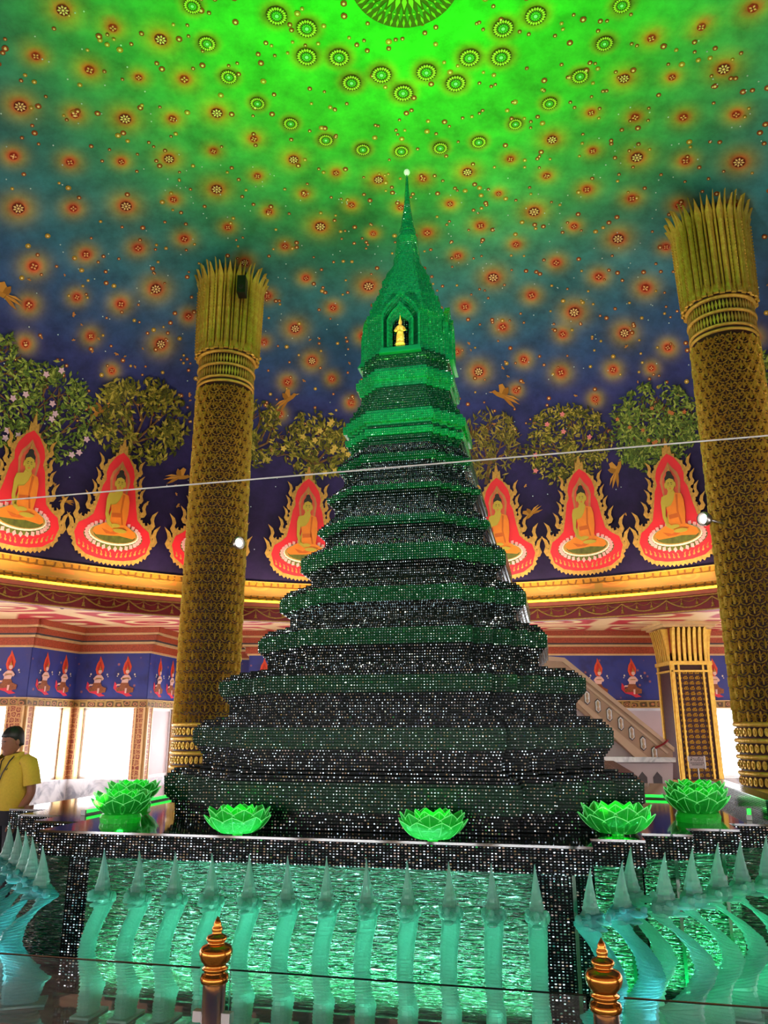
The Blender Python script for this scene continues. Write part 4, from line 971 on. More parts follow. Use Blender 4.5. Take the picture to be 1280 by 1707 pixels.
# gold figure standing in the niche
def small_figure():
    m = MB(); g = [(0.055, 0), (0.06, 0.02), (0.045, 0.03), (0.05, 0.05), (0.046, 0.12), (0.036, 0.18), (0.046, 0.21), (0.05, 0.235), (0.03, 0.255), (0.014, 0.262), (0.014, 0.272)]
    m.lathe(g, 14)
    root = m.build('gold_figure', 'gold', None, True)
    h = MB(); h.lathe([(0.012, 0.268), (0.021, 0.285), (0.022, 0.30), (0.018, 0.312), (0.02, 0.318), (0.012, 0.335), (0.008, 0.36), (0.002, 0.40)], 12); h.build('crowned_head', 'gold', root, True)
    for s in (-1, 1):
        a = MB(); a.tube([(s * 0.045, 0, 0.232), (s * 0.062, -0.012, 0.19), (s * 0.045, -0.045, 0.165), (s * 0.015, -0.058, 0.18)], [0.014, 0.012, 0.01, 0.009], 8); a.build('arm', 'gold', root, True)
    root.location = loc(0, -0.44, 5.128); root.rotation_euler = (0, 0, -TH); root.scale = (0.8, 0.8, 0.8)
    return tag(root, 'small gold standing figure in the arched niche of the green stupa', 'figurine')
small_figure()
# unseen green spots added round the platform to light the dome and upper stupa
for a, b in ((-2.0, -1.75), (1.45, -1.85), (-2.6, 1.9), (2.5, 1.9)):
    p = loc(a, b, HP + 0.05)
    lamp('dome_lamp', 'SPOT', p, GREEN_DOME_W, (0.10, 1.0, 0.03), None, 0.08, target=(CX + 0.35 * (p[0] - CX), CY + 0.35 * (p[1] - CY), 10), spot_size=radians(62), spot_blend=1.0)
for a, b in ((-1.9, -1.95), (1.75, -1.5), (-2.4, 1.2), (2.4, 1.2)):
    p = loc(a, b, HP + 0.06)
    lamp('stupa_fill_spot', 'SPOT', p, GREEN_STUPA_W, (0.1, 1.0, 0.28), None, 0.05, target=(CX, CY, 5.4), spot_size=radians(34), spot_blend=0.7)

# ------------------------------------------------------------------ platform with mirror top, beam, rippled panels and plinth
FY = -2.03
PLAT = [(1.38, FY), (1.38, -1.70), (1.70, -1.70), (1.70, -1.38), (2.02, -1.38), (2.02, -1.06), (2.36, -1.06), (2.36, -0.72), (2.9, -0.72), (2.9, 3.2), (-3.2, 3.2), (-3.2, -0.9), (-2.85, -0.9), (-2.85, -1.24), (-2.48, -1.24), (-2.48, -1.58), (-2.12, -1.58), (-2.12, FY)]
def inset(poly, d): return grow(poly, -d)
def offs(poly, d):
    """true mitred offset of a right-angled outline"""
    n = len(poly); out = []
    ar = sum(poly[i][0] * poly[(i + 1) % n][1] - poly[(i + 1) % n][0] * poly[i][1] for i in range(n)); sg = 1 if ar > 0 else -1
    for i in range(n):
        a, b, c = poly[i - 1], poly[i], poly[(i + 1) % n]
        n1 = (sg * (b[1] - a[1]), -sg * (b[0] - a[0])); n2 = (sg * (c[1] - b[1]), -sg * (c[0] - b[0]))
        f = lambda q: (0 if abs(q[0]) < 1e-9 else math.copysign(1, q[0]), 0 if abs(q[1]) < 1e-9 else math.copysign(1, q[1]))
        n1, n2 = f(n1), f(n2); out.append((b[0] + d * (n1[0] + n2[0]), b[1] + d * (n1[1] + n2[1])))
    return out
platform = empty('stupa_platform', (CX, CY, 0), -TH); tag(platform, 'stepped black glass platform carrying the green stupa', 'platform')
def prism(poly, z0, z1, name, mat, parent, layers=1, groove=0.004):
    m = MB(); rings = []; zz = []; us = [0]
    for i in range(len(poly)): a, b = poly[i], poly[(i + 1) % len(poly)]; us.append(us[-1] + hypot(b[0] - a[0], b[1] - a[1]))
    for k in range(layers):
        za = z0 + (z1 - z0) * k / layers; zb = z0 + (z1 - z0) * (k + 1) / layers
        if layers > 1: rings += [[(x, y, za) for x, y in offs(poly, -groove)], [(x, y, za + (zb - za) * 0.25) for x, y in poly], [(x, y, zb) for x, y in poly]]; zz += [za, za + 0.001, zb - 0.0005]
        else: rings += [[(x, y, za) for x, y in poly], [(x, y, zb) for x, y in poly]]; zz += [za, zb]
    m.rings(rings, 0, True, (us, zz)); return m.build(name, mat, parent)
prism(offs(PLAT, 0.003), HP - 0.014, HP, 'mirror_top', 'black_mirror', platform)
prism(PLAT, 0.885, HP - 0.014, 'edge_beam', 'glass_black', platform, 9)
prism(offs(PLAT, -0.14), 0.10, 0.89, 'core', 'glass_black', platform, 50, 0.003)
m = MB(); m.box(-1.85, 1.12, FY - 0.085, FY - 0.06, 0.104, 0.140); m.build('strip_screen', 'black_mirror', platform)  # added lip that hides the light strip from view
prism(offs(PLAT, 0.50), 0.0, 0.09, 'plinth', 'glass_black', platform, 6)
prism(offs(PLAT, 0.49), 0.09, 0.105, 'plinth_top', 'black_mirror', platform)
def face_panel(a, b, inset_=0.06):
    """rippled glass sheet standing in front of one face of the core"""
    dx, dy = b[0] - a[0], b[1] - a[1]; L = hypot(dx, dy); ex = (dx / L, dy / L); nn = (ex[1], -ex[0])
    m = MB(); x0, x1 = inset_, L - inset_; P = lambda x, o, z: (a[0] + ex[0] * x - nn[0] * (0.10 - o), a[1] + ex[1] * x - nn[1] * (0.10 - o), z)
    vs = [P(x0, 0, 0.105), P(x1, 0, 0.105), P(x1, 0, 0.885), P(x0, 0, 0.885), P(x0, -0.02, 0.105), P(x1, -0.02, 0.105), P(x1, -0.02, 0.885), P(x0, -0.02, 0.885)]
    m.add(vs, [(0, 1, 2, 3), (5, 4, 7, 6), (1, 5, 6, 2), (4, 0, 3, 7)], 0, [[(x0, 0), (x1, 0), (x1, 0.78), (x0, 0.78)]] + [[(0, 0)] * 4] * 3)
    return m.build('rippled_panel', 'ripple_glass', platform)
n = len(PLAT)
face_panel(PLAT[-1], PLAT[0], 0.32)
for i in (1, 3, 5, 7): face_panel(PLAT[i], PLAT[i + 1], 0.02)
for i in (11, 13, 15): face_panel(PLAT[i], PLAT[i + 1], 0.02)
for i in (0, 2, 4, 6): face_panel(PLAT[i], PLAT[i + 1], 0.02)

# light strips lying on the plinth between the panel and the nagas
def led_run(a, b, mat, label, col, watts, r=0.007, z=0.113, cat='led strip', group=None):
    pa, pb = loc(*a, z), loc(*b, z); m = MB(); L = hypot(pb[0] - pa[0], pb[1] - pa[1]); ang = atan2(pb[1] - pa[1], pb[0] - pa[0])
    root = empty('led_strip', pa, ang); tag(root, label, cat, group)
    h = MB(); h.box(0, L, -r * 1.4, r * 1.4, -r, 0.0); h.build('housing', 'led_housing', root)
    t = MB(); t.tube([(0.01, 0, r * 0.8), (L - 0.01, 0, r * 0.8)], r, 8); t.build('tube', mat, root)
    for x0 in (-0.01, L - 0.012): e = MB(); e.box(x0, x0 + 0.022, -r * 1.5, r * 1.5, -r, r * 1.9); e.build('end_cap', 'white_plastic', root)
    if watts:
        o = lamp('strip_light', 'AREA', (L / 2, 0, r * 2.2), watts, col, root, L, size_y=0.03); o.rotation_euler = (pi, 0, 0)
    return root
led_run((-1.75, FY - 0.03), (1.05, FY - 0.03), 'led_strip_light', 'long green light strip along the foot of the front rippled panel', (0.3, 1.0, 0.72), 30)
led_run((1.42, -1.76), (1.53, -1.76), 'led_strip_light', 'short light strip at the foot of the stepped corner panel', (0.15, 1.0, 0.5), 5)
led_run((1.80, -1.44), (2.0, -1.44), 'led_strip_light', 'short light strip by the second stepped corner panel', (0.15, 1.0, 0.5), 6)
led_run((2.12, -1.12), (2.34, -1.12), 'led_strip_light', 'short light strip by the outermost stepped corner panel', (0.15, 1.0, 0.5), 6)

# ------------------------------------------------------------------ glass nagas (local: looks towards -y)
NPROF = [(0.0, 0.010, 0.078, 0.050), (0.09, 0.00, 0.090, 0.052), (0.13, -0.015, 0.104, 0.052), (0.19, 0.005, 0.092, 0.049), (0.28, 0.055, 0.068, 0.047), (0.37, 0.085, 0.054, 0.046), (0.46, 0.068, 0.050, 0.047),
         (0.54, 0.020, 0.048, 0.050), (0.60, -0.040, 0.048, 0.052), (0.645, -0.064, 0.050, 0.054), (0.685, -0.055, 0.058, 0.056), (0.72, -0.03, 0.06, 0.050)]
NH = 0.86
def naga_meshes(suffix, fat=1.0, amp=1.0):
    zs = [p[0] for p in NPROF]; out = {}
    m = MB(); N = 36; rings = []; n = 14
    for k in range(N + 1):
        t = 0.72 * k / N; f = np.interp(t, zs, [p[1] for p in NPROF]) * amp; d = np.interp(t, zs, [p[2] for p in NPROF]) * fat; wd = np.interp(t, zs, [p[3] for p in NPROF]) * (1 + (fat - 1) * 0.4)
        df = (np.interp(t + 0.03, zs, [p[1] for p in NPROF]) - np.interp(t - 0.03, zs, [p[1] for p in NPROF])) * amp / (0.06 * NH)
        for half in (0, 1):
            g = -0.011 if half == 0 else 0.0
            zc = t * NH + (0.005 if half else 0.0) ; ring = []
            for j in range(n):
                a = 2 * pi * j / n; sx, sy = cos(a), sin(a)
                e = 0.75                                            # squarish section of cut sheets
                px = math.copysign(abs(sx) ** e, sx) * (wd + g); py = math.copysign(abs(sy) ** e, sy) * (d + g)
                ring.append((px, -f + py, zc + (-py) * (-df) * 0.35 * min(1, t * 6) * -1))
            rings.append(ring)
    m.rings(rings); out['body'] = m
    h = MB()                                                       # head: jowls, brow and open snout
    def blob(cx, cy, cz, rx, ry, rz, nn=10):
        rr_ = []
        for i in range(1, 7):
            a = pi * i / 7; rr_.append([(cx + rx * sin(a) * cos(2 * pi * j / nn), cy + ry * sin(a) * sin(2 * pi * j / nn), cz - rz * cos(a)) for j in range(nn)])
        h.rings(rr_)
    z0 = 0.70 * NH; fy = 0.045 * amp
    blob(0, fy - 0.02, z0 - 0.0, 0.052, 0.078, 0.050); blob(0, fy - 0.105, z0 + 0.004, 0.034, 0.06, 0.018); blob(0, fy - 0.082, z0 - 0.036, 0.028, 0.05, 0.012)
    blob(0, fy - 0.145, z0 + 0.03, 0.016, 0.02, 0.022)
    for s in (-1, 1): blob(s * 0.045, fy - 0.045, z0 + 0.02, 0.018, 0.022, 0.018); blob(s * 0.052, fy + 0.02, z0 - 0.01, 0.016, 0.03, 0.03)
    out['head'] = h
    c = MB(); rings = []
    for k in range(22):                                            # pointed, serrated crown
        t = k / 21; r = (1 - t) ** 1.15; tooth = 1 + (0.13 if k % 3 == 0 else 0.0) * (1 - t)
        rings.append([((0.040 * r * tooth + 0.002) * math.copysign(abs(cos(a)) ** 0.8, cos(a)), fy - 0.02 + 0.012 * t - 0.03 * t * t + (0.052 * r * tooth + 0.002) * math.copysign(abs(sin(a)) ** 0.8, sin(a)), z0 + 0.02 + (NH - z0 - 0.02) * t) for a in [2 * pi * j / 10 for j in range(10)]])
    c.rings(rings); out['crown'] = c
    b = MB(); b.rings([[(x * 1.08 * fat, y * fat, z) for x, y in ((-0.055, -0.1), (0.055, -0.1), (0.06, 0.1), (-0.06, 0.1))] for z in (-0.012, 0.0)]); out['foot'] = b
    return out
def naga_proto(mats, fat=1.0, amp=1.0):
    mm = naga_meshes('', fat, amp); root = empty('naga_statue')
    for nm in ('body', 'head', 'crown', 'foot'):
        mm[nm].build(nm, mats[1] if nm == 'crown' else mats[0], root, smooth=False)
    return root
ORD = ['leftmost', 'second', 'third', 'fourth', 'fifth', 'sixth', 'seventh', 'eighth', 'ninth', 'tenth', 'eleventh', 'twelfth']
proto = naga_proto(('naga_glass', 'naga_glass_clear')); first = True
for k in range(12):
    o = proto if k == 0 else copy_tree(proto)
    x = -1.49 + (1.065 + 1.49) * k / 11
    o.location = loc(x, -2.30, 0.118); o.rotation_euler = (0, 0, -TH)
    lab = 'clear aqua glass naga in the front row, %s from the left' % ORD[k] if k else 'clear aqua glass naga at the left end of the front row'
    if k == 11: lab = 'clear aqua glass naga at the right end of the front row'
    if k == 3: lab = 'clear aqua glass naga in the front row, partly behind the gold-topped post on the left'
    tag(o, lab, 'naga statue', 'glass nagas in front of the rippled panel')
pb = naga_proto(('naga_glass_bluelit', 'naga_glass_clear'), 1.35, 1.25)
CORN = [(-1.97, -2.24, -62, 1.0), (-2.18, -2.05, -68, 1.02), (-2.37, -1.86, -75, 1.03), (-2.55, -1.70, -80, 1.04), (-2.74, -1.54, -85, 1.05), (1.37, -2.24, 42, 0.98), (1.55, -2.10, 55, 1.0)]
LAB = ['blue-lit glass naga nearest the front panel in the left corner cluster', 'second glass naga of the blue-lit cluster at the left corner', 'third glass naga of the blue-lit cluster at the left corner', 'fourth glass naga of the left corner cluster, near the frame edge', 'outermost glass naga of the left corner cluster, cut by the frame',
       'blue-lit glass naga at the right corner, just behind the right gold-topped post', 'second blue-lit glass naga of the right corner cluster']
for k, (x, y, yaw, sc) in enumerate(CORN):
    o = pb if k == 0 else copy_tree(pb)
    o.location = loc(x, y, 0.118); o.rotation_euler = (0, 0, -TH + radians(yaw)); o.scale = (sc,) * 3
    tag(o, LAB[k], 'naga statue', 'corner nagas')
pg = naga_proto(('naga_glass', 'naga_glass_clear'), 1.1, 1.45)
LAB2 = ['wide blue-green glass naga between the right corner pair and the stepped row', 'green glass naga nearest the corner in the stepped row on the right', 'second green glass naga of the stepped row on the right', 'third green glass naga of the stepped row on the right', 'fourth green glass naga of the stepped row on the right', 'last green glass naga of the stepped row, cut by the right frame edge']
for k, (x, y, yaw) in enumerate([(1.63, -1.86, 58), (1.80, -2.02, 72), (1.98, -1.80, 76), (2.16, -1.58, 78), (2.33, -1.38, 80), (2.52, -1.20, 80)]):
    o = pg if k == 0 else copy_tree(pg)
    if k == 0: o.scale = (1.05,) * 3
    o.location = loc(x, y, 0.118); o.rotation_euler = (0, 0, -TH + radians(yaw)); tag(o, LAB2[k], 'naga statue', 'nagas along the stepped corner')
for k, ((x, y), lab) in enumerate((((-2.1, -2.42), 'small blue-white floor light under the left corner nagas'), ((1.62, -2.30), 'small blue-white floor light under the right corner nagas'))):
    p = loc(x, y, 0.105); m = MB(); m.lathe([(0.045, 0), (0.045, 0.025), (0.035, 0.03)], 16)
    r = m.build('floor_light', 'steel'); r.location = p; l = MB(); l.lathe([(0.032, 0.028), (0.03, 0.034)], 16); l.build('lens', 'led_blue', r)
    tag(r, lab, 'light'); lamp('blue_light', 'SPOT', (0, 0, 0.06), 20, (0.35, 0.85, 1.0), r, 0.03, spot_size=radians(120), spot_blend=0.8).rotation_euler = (pi, 0, 0)

# ------------------------------------------------------------------ lotus lamps with single petals
def lotus_petal(L, W, open_, foot=0.12):
    m = MB(); rows = 9; cols = 7; vs = []
    for i in range(rows):
        t = i / (rows - 1); th = open_ * (1.35 - 0.75 * t)              # curls up towards the tip
        if i == 0: y, z = foot, 0.0
        else: y += L / (rows - 1) * sin(th); z += L / (rows - 1) * cos(th)
        wd = W * (0.42 + 1.1 * t - 0.55 * t * t) * (1 if t < 0.55 else max(0.02, 1 - ((t - 0.55) / 0.45) ** 1.6))
        for j in range(cols):
            q = (j / (cols - 1)) * 2 - 1; vs.append((q * wd * 0.62, -y + 0.16 * wd * q * q, z + 0.05 * wd * q * q))
    fs = [(i * cols + j, i * cols + j + 1, (i + 1) * cols + j + 1, (i + 1) * cols + j) for i in range(rows - 1) for j in range(cols - 1)]
    nv = len(vs); m.add(vs + [(x, y + 0.005, z + 0.002) for x, y, z in vs], fs + [tuple(reversed([k + nv for k in f])) for f in fs])
    rim = [V(*vs[i * cols]) for i in range(rows)] + [V(*vs[i * cols + cols - 1]) for i in reversed(range(rows))]
    m.tube(rim, 0.0028, 5, 1)
    vein = [V(*vs[i * cols + cols // 2]) + V(0, -0.003, 0) for i in range(2, rows)]; m.tube(vein, 0.0012, 4, 1)
    return m.mesh('petal', ['lotus_acrylic', 'lotus_edge'], True)
PET = [lotus_petal(0.165, 0.155, 0.85), lotus_petal(0.19, 0.165, 0.58), lotus_petal(0.18, 0.15, 0.34, 0.10)]
def lotus(pos, sc, label, watts=1.3, base_h=0.02, rot=0.0):
    r = empty('lotus_lamp', pos, rot); r.scale = (sc,) * 3; tag(r, label, 'lotus lamp', 'green acrylic lotus lamps on the platform')
    m = MB(); b_ = 0.035 if pos[1] < 5.2 else 0.10 if base_h < 0.03 else 0.15; m.lathe([(b_, 0), (b_ * 1.04, base_h * 0.6), (b_ * 0.96, base_h), (0.05, base_h + 0.01)], 20); m.build('base', 'lotus_acrylic', r)
    for q, (n_, o_) in enumerate(((9, 0), (9, 0.349), (8, 0.1))):
        for k in range(n_):
            p = link('petal', PET[q], r, (0, 0, base_h), 2 * pi * k / n_ + o_)
            if q == 2: p.scale = (0.8, 0.8, 1)
    lamp('lotus_light', 'POINT', (0, 0, 0.09), watts, (0.04, 1.0, 0.12), r, 0.03)
    return r
lotus(loc(-0.76, -1.995, HP), 0.9, 'green lotus lamp in front of the stupa, left of centre')
lotus(loc(0.47, -1.995, HP), 0.9, 'green lotus lamp in front of the stupa, right below the tower', rot=0.2)
lotus(loc(1.56, -1.52, HP), 1.0, 'green lotus lamp on the stepped right corner of the platform', rot=0.4)
lotus(loc(-1.84, -1.52, HP), 0.92, 'green lotus lamp on a round base, front one of the left pair', base_h=0.06)
lotus(loc(-2.26, -0.62, HP), 0.98, 'pale green lotus lamp behind another, at the left side of the stupa', base_h=0.05)
lotus(loc(2.18, -0.64, HP), 1.0, 'green lotus lamp on a round base, front one of the right pair', base_h=0.06)
lotus(loc(2.30, 0.12, HP), 1.05, 'pale green lotus lamp behind another, at the right side of the stupa', base_h=0.05)
led_run((-2.33, -1.21), (-2.35, 0.24), 'led_green', 'bright green tube light lying behind the left lotus pair', (0.02, 1, 0.08), 2, 0.012, HP + 0.014, 'tube light')
led_run((2.0, 1.14), (2.62, 1.02), 'led_green', 'bright green tube light at the right end of the stupa base', (0.02, 1, 0.08), 0.8, 0.012, HP + 0.014, 'tube light')
led_run((2.66, 0.0), (2.55, -0.5), 'led_green', 'bright green tube light beside the right lotus pair', (0.02, 1, 0.08), 0.8, 0.012, HP + 0.014, 'tube light')
# low wall of stacked green glass along the right edge of the platform
gw = empty('glass_kerb', (CX, CY, 0), -TH); tag(gw, 'low kerb of stacked green glass along the right edge of the platform', 'kerb')
for k in range(9):
    m = MB(); m.box(2.72, 2.88, -0.30, 2.1, HP + 0.001 + 0.014 * k, HP + 0.012 + 0.014 * k); m.build('glass_sheet', 'glass_band' if k < 8 else 'glass_crown', gw)

# ------------------------------------------------------------------ gilded columns
def spiral(cx, cy, r, turns, a0, flip, n=13):
    pts = []
    for k in range(n):
        t = k / (n - 1); a = a0 + flip * turns * 2 * pi * t; q = r * (1 - 0.82 * t); pts.append((cx + q * cos(a), cy + q * sin(a)))
    return pts
def column_relief(R, z0, z1):
    m = MB(); cw, ch = 0.155, 0.15; nc = int(round(2 * pi * R / cw)); nr = int((z1 - z0) / ch)
    def wrap(x, z, o): a = x / R; return ((R + o) * cos(a), (R + o) * sin(a), z)
    def ribbon(pts, wd, hgt):
        vs = []; n = len(pts)
        for i, (x, z) in enumerate(pts):
            a, b = pts[max(i - 1, 0)], pts[min(i + 1, n - 1)]; dx, dz = b[0] - a[0], b[1] - a[1]; L = hypot(dx, dz) + 1e-9; px, pz = -dz / L, dx / L
            k = wd * (0.5 + 0.5 * sin(pi * (0.15 + 0.8 * i / (n - 1))))
            vs += [wrap(x + px * k, z + pz * k, 0.0), wrap(x, z, hgt), wrap(x - px * k, z - pz * k, 0.0)]
        fs = []
        for i in range(n - 1):
            fs += [(3 * i + 1, 3 * i, 3 * i + 3, 3 * i + 4), (3 * i + 2, 3 * i + 1, 3 * i + 4, 3 * i + 5)]
        m.add(vs, fs)
    cwx = 2 * pi * R / nc
    for c in range(nc):
        for r in range(nr):
            x = (c + 0.5 + 0.5 * (r % 2)) * cwx; z = z0 + (r + 0.5) * ch; big = 1.0 + 0.12 * ((c * 7 + r * 3) % 3)
            for s in (-1, 1):
                ribbon(spiral(x + s * 0.036, z + 0.012, 0.038 * big, 1.25, -pi / 2, s), 0.0085, 0.030)
                ribbon([(x + s * 0.004, z - 0.078), (x + s * 0.035, z - 0.066), (x + s * 0.06, z - 0.05), (x + s * 0.074, z - 0.022), (x + s * 0.066, z + 0.0)], 0.0095, 0.032)
                ribbon([(x + s * 0.074, z + 0.015), (x + s * 0.062, z + 0.045), (x + s * 0.035, z + 0.06)], 0.0085, 0.026)
            ribbon([(x, z - 0.05), (x + 0.001, z - 0.015), (x, z + 0.03), (x, z + 0.075)], 0.012, 0.04)
    return m
CR = 0.45; RING0, RING1 = 0.9, 1.78; CAP0, CAP1 = 7.78, 9.30
col_meshes = {}
def column(pos, label, rot=0.0):
    if not col_meshes:
        m = MB(); m.lathe([(CR, 0.0), (CR, CAP0)], 64, cap=False); col_meshes['shaft'] = m.mesh('shaft', 'gold_ground', True)
        col_meshes['scroll_relief'] = column_relief(CR, RING1 - 0.06, CAP0 - 0.62).mesh('scroll_relief', 'gold')
        b = MB(); b.lathe([(CR + 0.16, 0), (CR + 0.16, 0.3), (CR + 0.1, 0.34), (CR + 0.1, 0.6), (CR + 0.14, 0.64), (CR + 0.14, 0.7), (CR + 0.04, 0.76), (CR + 0.04, 0.9)], 48); col_meshes['base'] = b.mesh('base', 'gold_dark', True)
        for k in range(5):
            b = MB(); z = RING0 + k * 0.2; b.lathe([(CR, z - 0.02), (CR + 0.035, z - 0.015), (CR + 0.05, z + 0.01), (CR + 0.035, z + 0.035), (CR, z + 0.04)], 48, cap=False); col_meshes['ring%d' % k] = b.mesh('ring', 'gold', True)
        b = MB()
        for k in range(4):
            z = RING0 + 0.05 + k * 0.2
            for j in range(40):
                a = 2 * pi * j / 40; fr = frame_at(((CR + 0.005) * cos(a), (CR + 0.005) * sin(a), z + 0.065), (cos(a), sin(a), 0))
                b.poly(ell(0, 0, 0.03, 0.055, 8), fr, 0, 0.02); b.poly(petal(0, 0, pi / 2, -0.03, 0.03, 0.012), fr, 0.02, 0.015)
        col_meshes['rosettes'] = b.mesh('rosettes', 'gold')
        for k, (z, rr_) in enumerate(((CAP0 - 0.60, 0.012), (CAP0 - 0.52, 0.012), (CAP0 - 0.30, 0.02), (CAP0 - 0.08, 0.03))):
            b = MB(); b.lathe([(CR, z - 0.02), (CR + rr_ + 0.02, z - 0.01), (CR + rr_ + 0.02, z + 0.015), (CR, z + 0.025)], 48, cap=False); col_meshes['neck%d' % k] = b.mesh('neck_ring', 'gold', True)
        b = MB()
        for k in range(60):
            a = 2 * pi * k / 60
            for z, h, w_ in ((CAP0 - 0.42, 0.09, 0.02), (CAP0 - 0.2, 0.085, 0.02)):
                fr = frame_at((CR * cos(a), CR * sin(a), z), (cos(a), sin(a), 0)); b.poly([(0, -h), (w_, 0), (0, h), (-w_, 0)], fr, 0, 0.022)
        col_meshes['neck_ornament'] = b.mesh('neck_ornament', 'gold')
        b = MB(); b.lathe([(CR + 0.03, CAP0 - 0.06), (CR + 0.06, CAP0 + 0.4), (CR + 0.06, CAP1 - 0.1), (CR - 0.05, CAP1 + 0.02)], 48); col_meshes['capital_core'] = b.mesh('capital_core', 'gold_ground', True)
        def leaf(wd, top, outc, bead):
            b = MB(); n = 14; L = top - CAP0; rings = []
            for i in range(n + 1):
                t = i / n; z = CAP0 + L * t; curl = outc * max(0, (t - 0.8) / 0.2) ** 1.6; k = wd * (1 + 0.25 * max(0, (t - 0.7) / 0.15) if t < 0.85 else max(0.04, 1.25 * (1 - ((t - 0.85) / 0.15) ** 1.1))); r = CR + 0.055 + 0.035 * t + curl; d = 0.022
                rings.append([(r, -k, z), (r + d, -k * 0.55, z), (r + d * 1.5, 0, z), (r + d, k * 0.55, z), (r, k, z), (r - 0.015, 0, z)])
            b.rings(rings)
            for i in range(bead): z = CAP0 + 0.06 + (L * 0.76) * i / bead; b.lathe([(0.004, z - 0.018), (wd * 0.3, z), (0.004, z + 0.018)], 5, CR + 0.095 + 0.03 * i / bead, 0, cap=False)
            return b.mesh('capital_leaf', 'gold')
        col_meshes['leafA'] = leaf(0.043, CAP1 + 0.02, 0.085, 22); col_meshes['leafB'] = leaf(0.019, CAP1 + 0.10, 0.07, 22)
        b = MB(); n_ = 40
        for k in range(n_):
            a = 2 * pi * k / n_; fr = frame_at(((CR + 0.05) * cos(a), (CR + 0.05) * sin(a), CAP0 - 0.05), (cos(a), sin(a), 0.25))
            b.poly([(-0.035, 0), (0.035, 0), (0.03, 0.1), (0, 0.22), (-0.03, 0.1)], fr, 0.0 + 0.02 * (k % 2), 0.03)
        col_meshes['collar_leaves'] = b.mesh('collar_leaves', 'gold')
    r = empty('gilded_column', pos, rot); tag(r, label, 'column', 'gilded columns carrying the dome')
    for nm in ('base', 'shaft', 'capital_core', 'collar_leaves', 'neck_ornament', 'rosettes'): link(nm, col_meshes[nm], r)
    link('scroll_relief', col_meshes['scroll_relief'], r, kind='stuff')
    for k in range(5): link('ring', col_meshes['ring%d' % k], r)
    for k in range(4): link('neck_ring', col_meshes['neck%d' % k], r)
    for k in range(22):
        link('capital_leaf', col_meshes['leafA'], r, (0, 0, 0), 2 * pi * k / 22); link('capital_leaf', col_meshes['leafB'], r, (0, 0, 0), 2 * pi * (k + 0.5) / 22)
    return r
COLS = [(-2.70, 12.07), (5.06, 10.36)]
column((*COLS[0], 0), 'round gilded scrollwork column standing left of the green stupa')
column((*COLS[1], 0), 'round gilded scrollwork column standing right of the green stupa', 0.3)
COLS += [(3.19, 1.84), (-4.57, 3.55)]
column((*COLS[2], 0), 'round gilded scrollwork column outside the picture on the near right', 0.15)
column((*COLS[3], 0), 'round gilded scrollwork column outside the picture on the near left', 0.1)
# spot lights clamped to the columns, loudspeaker on the capital
def spotlight(u, v, ci, label):
    c = COLS[ci]; d = V(*ray(u, v)); dist = hypot(*c)
    p = V(0, 0, EYE) + d * ((dist - 0.62) / hypot(d[0], d[1])); v2 = V(c[0] - p[0], c[1] - p[1], 0); L = np.linalg.norm(v2); v2 /= L
    r = empty('spotlight', tuple(p), atan2(-v2[1], -v2[0]) + pi / 2); tag(r, label, 'spotlight')
    m = MB(); m.lathe([(0.02, 0.10), (0.07, 0.085), (0.092, 0.04), (0.098, -0.02), (0.09, -0.035), (0.078, -0.03)], 24, cap=False)
    me = m.mesh('shell', 'steel', True); me.transform(__import__('mathutils').Matrix.Rotation(-pi / 2, 4, 'X')); o = link('shell', me, r)
    m = MB(); m.lathe([(0.001, -0.012), (0.04, -0.010), (0.060, 0.0)], 20, cap=False); me = m.mesh('lens', 'lamp_white', True); me.transform(__import__('mathutils').Matrix.Rotation(-pi / 2, 4, 'X')); link('lens', me, r)
    m = MB(); m.tube([(0, 0.08, 0), (0, L - CR + 0.04, -0.03)], 0.015, 8); m.build('bracket', 'steel', r)
    return r
spotlight(398, 905, 0, 'small round white spotlight glowing on the left gilded column'); spotlight(1173, 865, 1, 'small round white spotlight glowing on the right gilded column')
for ci, lab, tgt in ((2, 'added round white spotlight out of view on the near right gilded column', (-2.7, 12.07, 6.0)), (3, 'added round white spotlight out of view on the near left gilded column', (5.06, 10.36, 6.0))):  # spotlights added out of view, lighting the hall from the front
    c = COLS[ci]; dv2 = V(CX - c[0], CY - c[1]); dv2 /= np.linalg.norm(dv2); p = (c[0] + dv2[0] * 0.66, c[1] + dv2[1] * 0.66, 4.4)
    r = empty('spotlight', p, atan2(dv2[1], dv2[0]) + pi / 2); tag(r, lab, 'spotlight')
    m = MB(); m.lathe([(0.02, 0.10), (0.07, 0.085), (0.092, 0.04), (0.098, -0.02), (0.09, -0.035), (0.078, -0.03)], 24, cap=False)
    me = m.mesh('shell', 'steel', True); me.transform(__import__('mathutils').Matrix.Rotation(-pi / 2, 4, 'X')); link('shell', me, r)
    m = MB(); m.lathe([(0.001, -0.012), (0.04, -0.010), (0.060, 0.0)], 20, cap=False); me = m.mesh('lens', 'lamp_white', True); me.transform(__import__('mathutils').Matrix.Rotation(-pi / 2, 4, 'X')); link('lens', me, r)
    m = MB(); m.tube([(0, 0.08, 0), (0, 0.26, -0.03)], 0.015, 8); m.build('bracket', 'steel', r)
    lamp('added_column_spot', 'SPOT', (p[0] + dv2[0] * 0.08, p[1] + dv2[1] * 0.08, p[2]), SPOT_W, (1.0, 0.90, 0.74), None, 0.09, target=tgt, spot_size=radians(95), spot_blend=0.8)
sp = at_y(403, 476, 12.07 - 0.66); m = MB(); m.box(-0.07, 0.07, -0.06, 0.14, -0.16, 0.16); r = m.build('loudspeaker', 'black_plastic'); r.location = sp
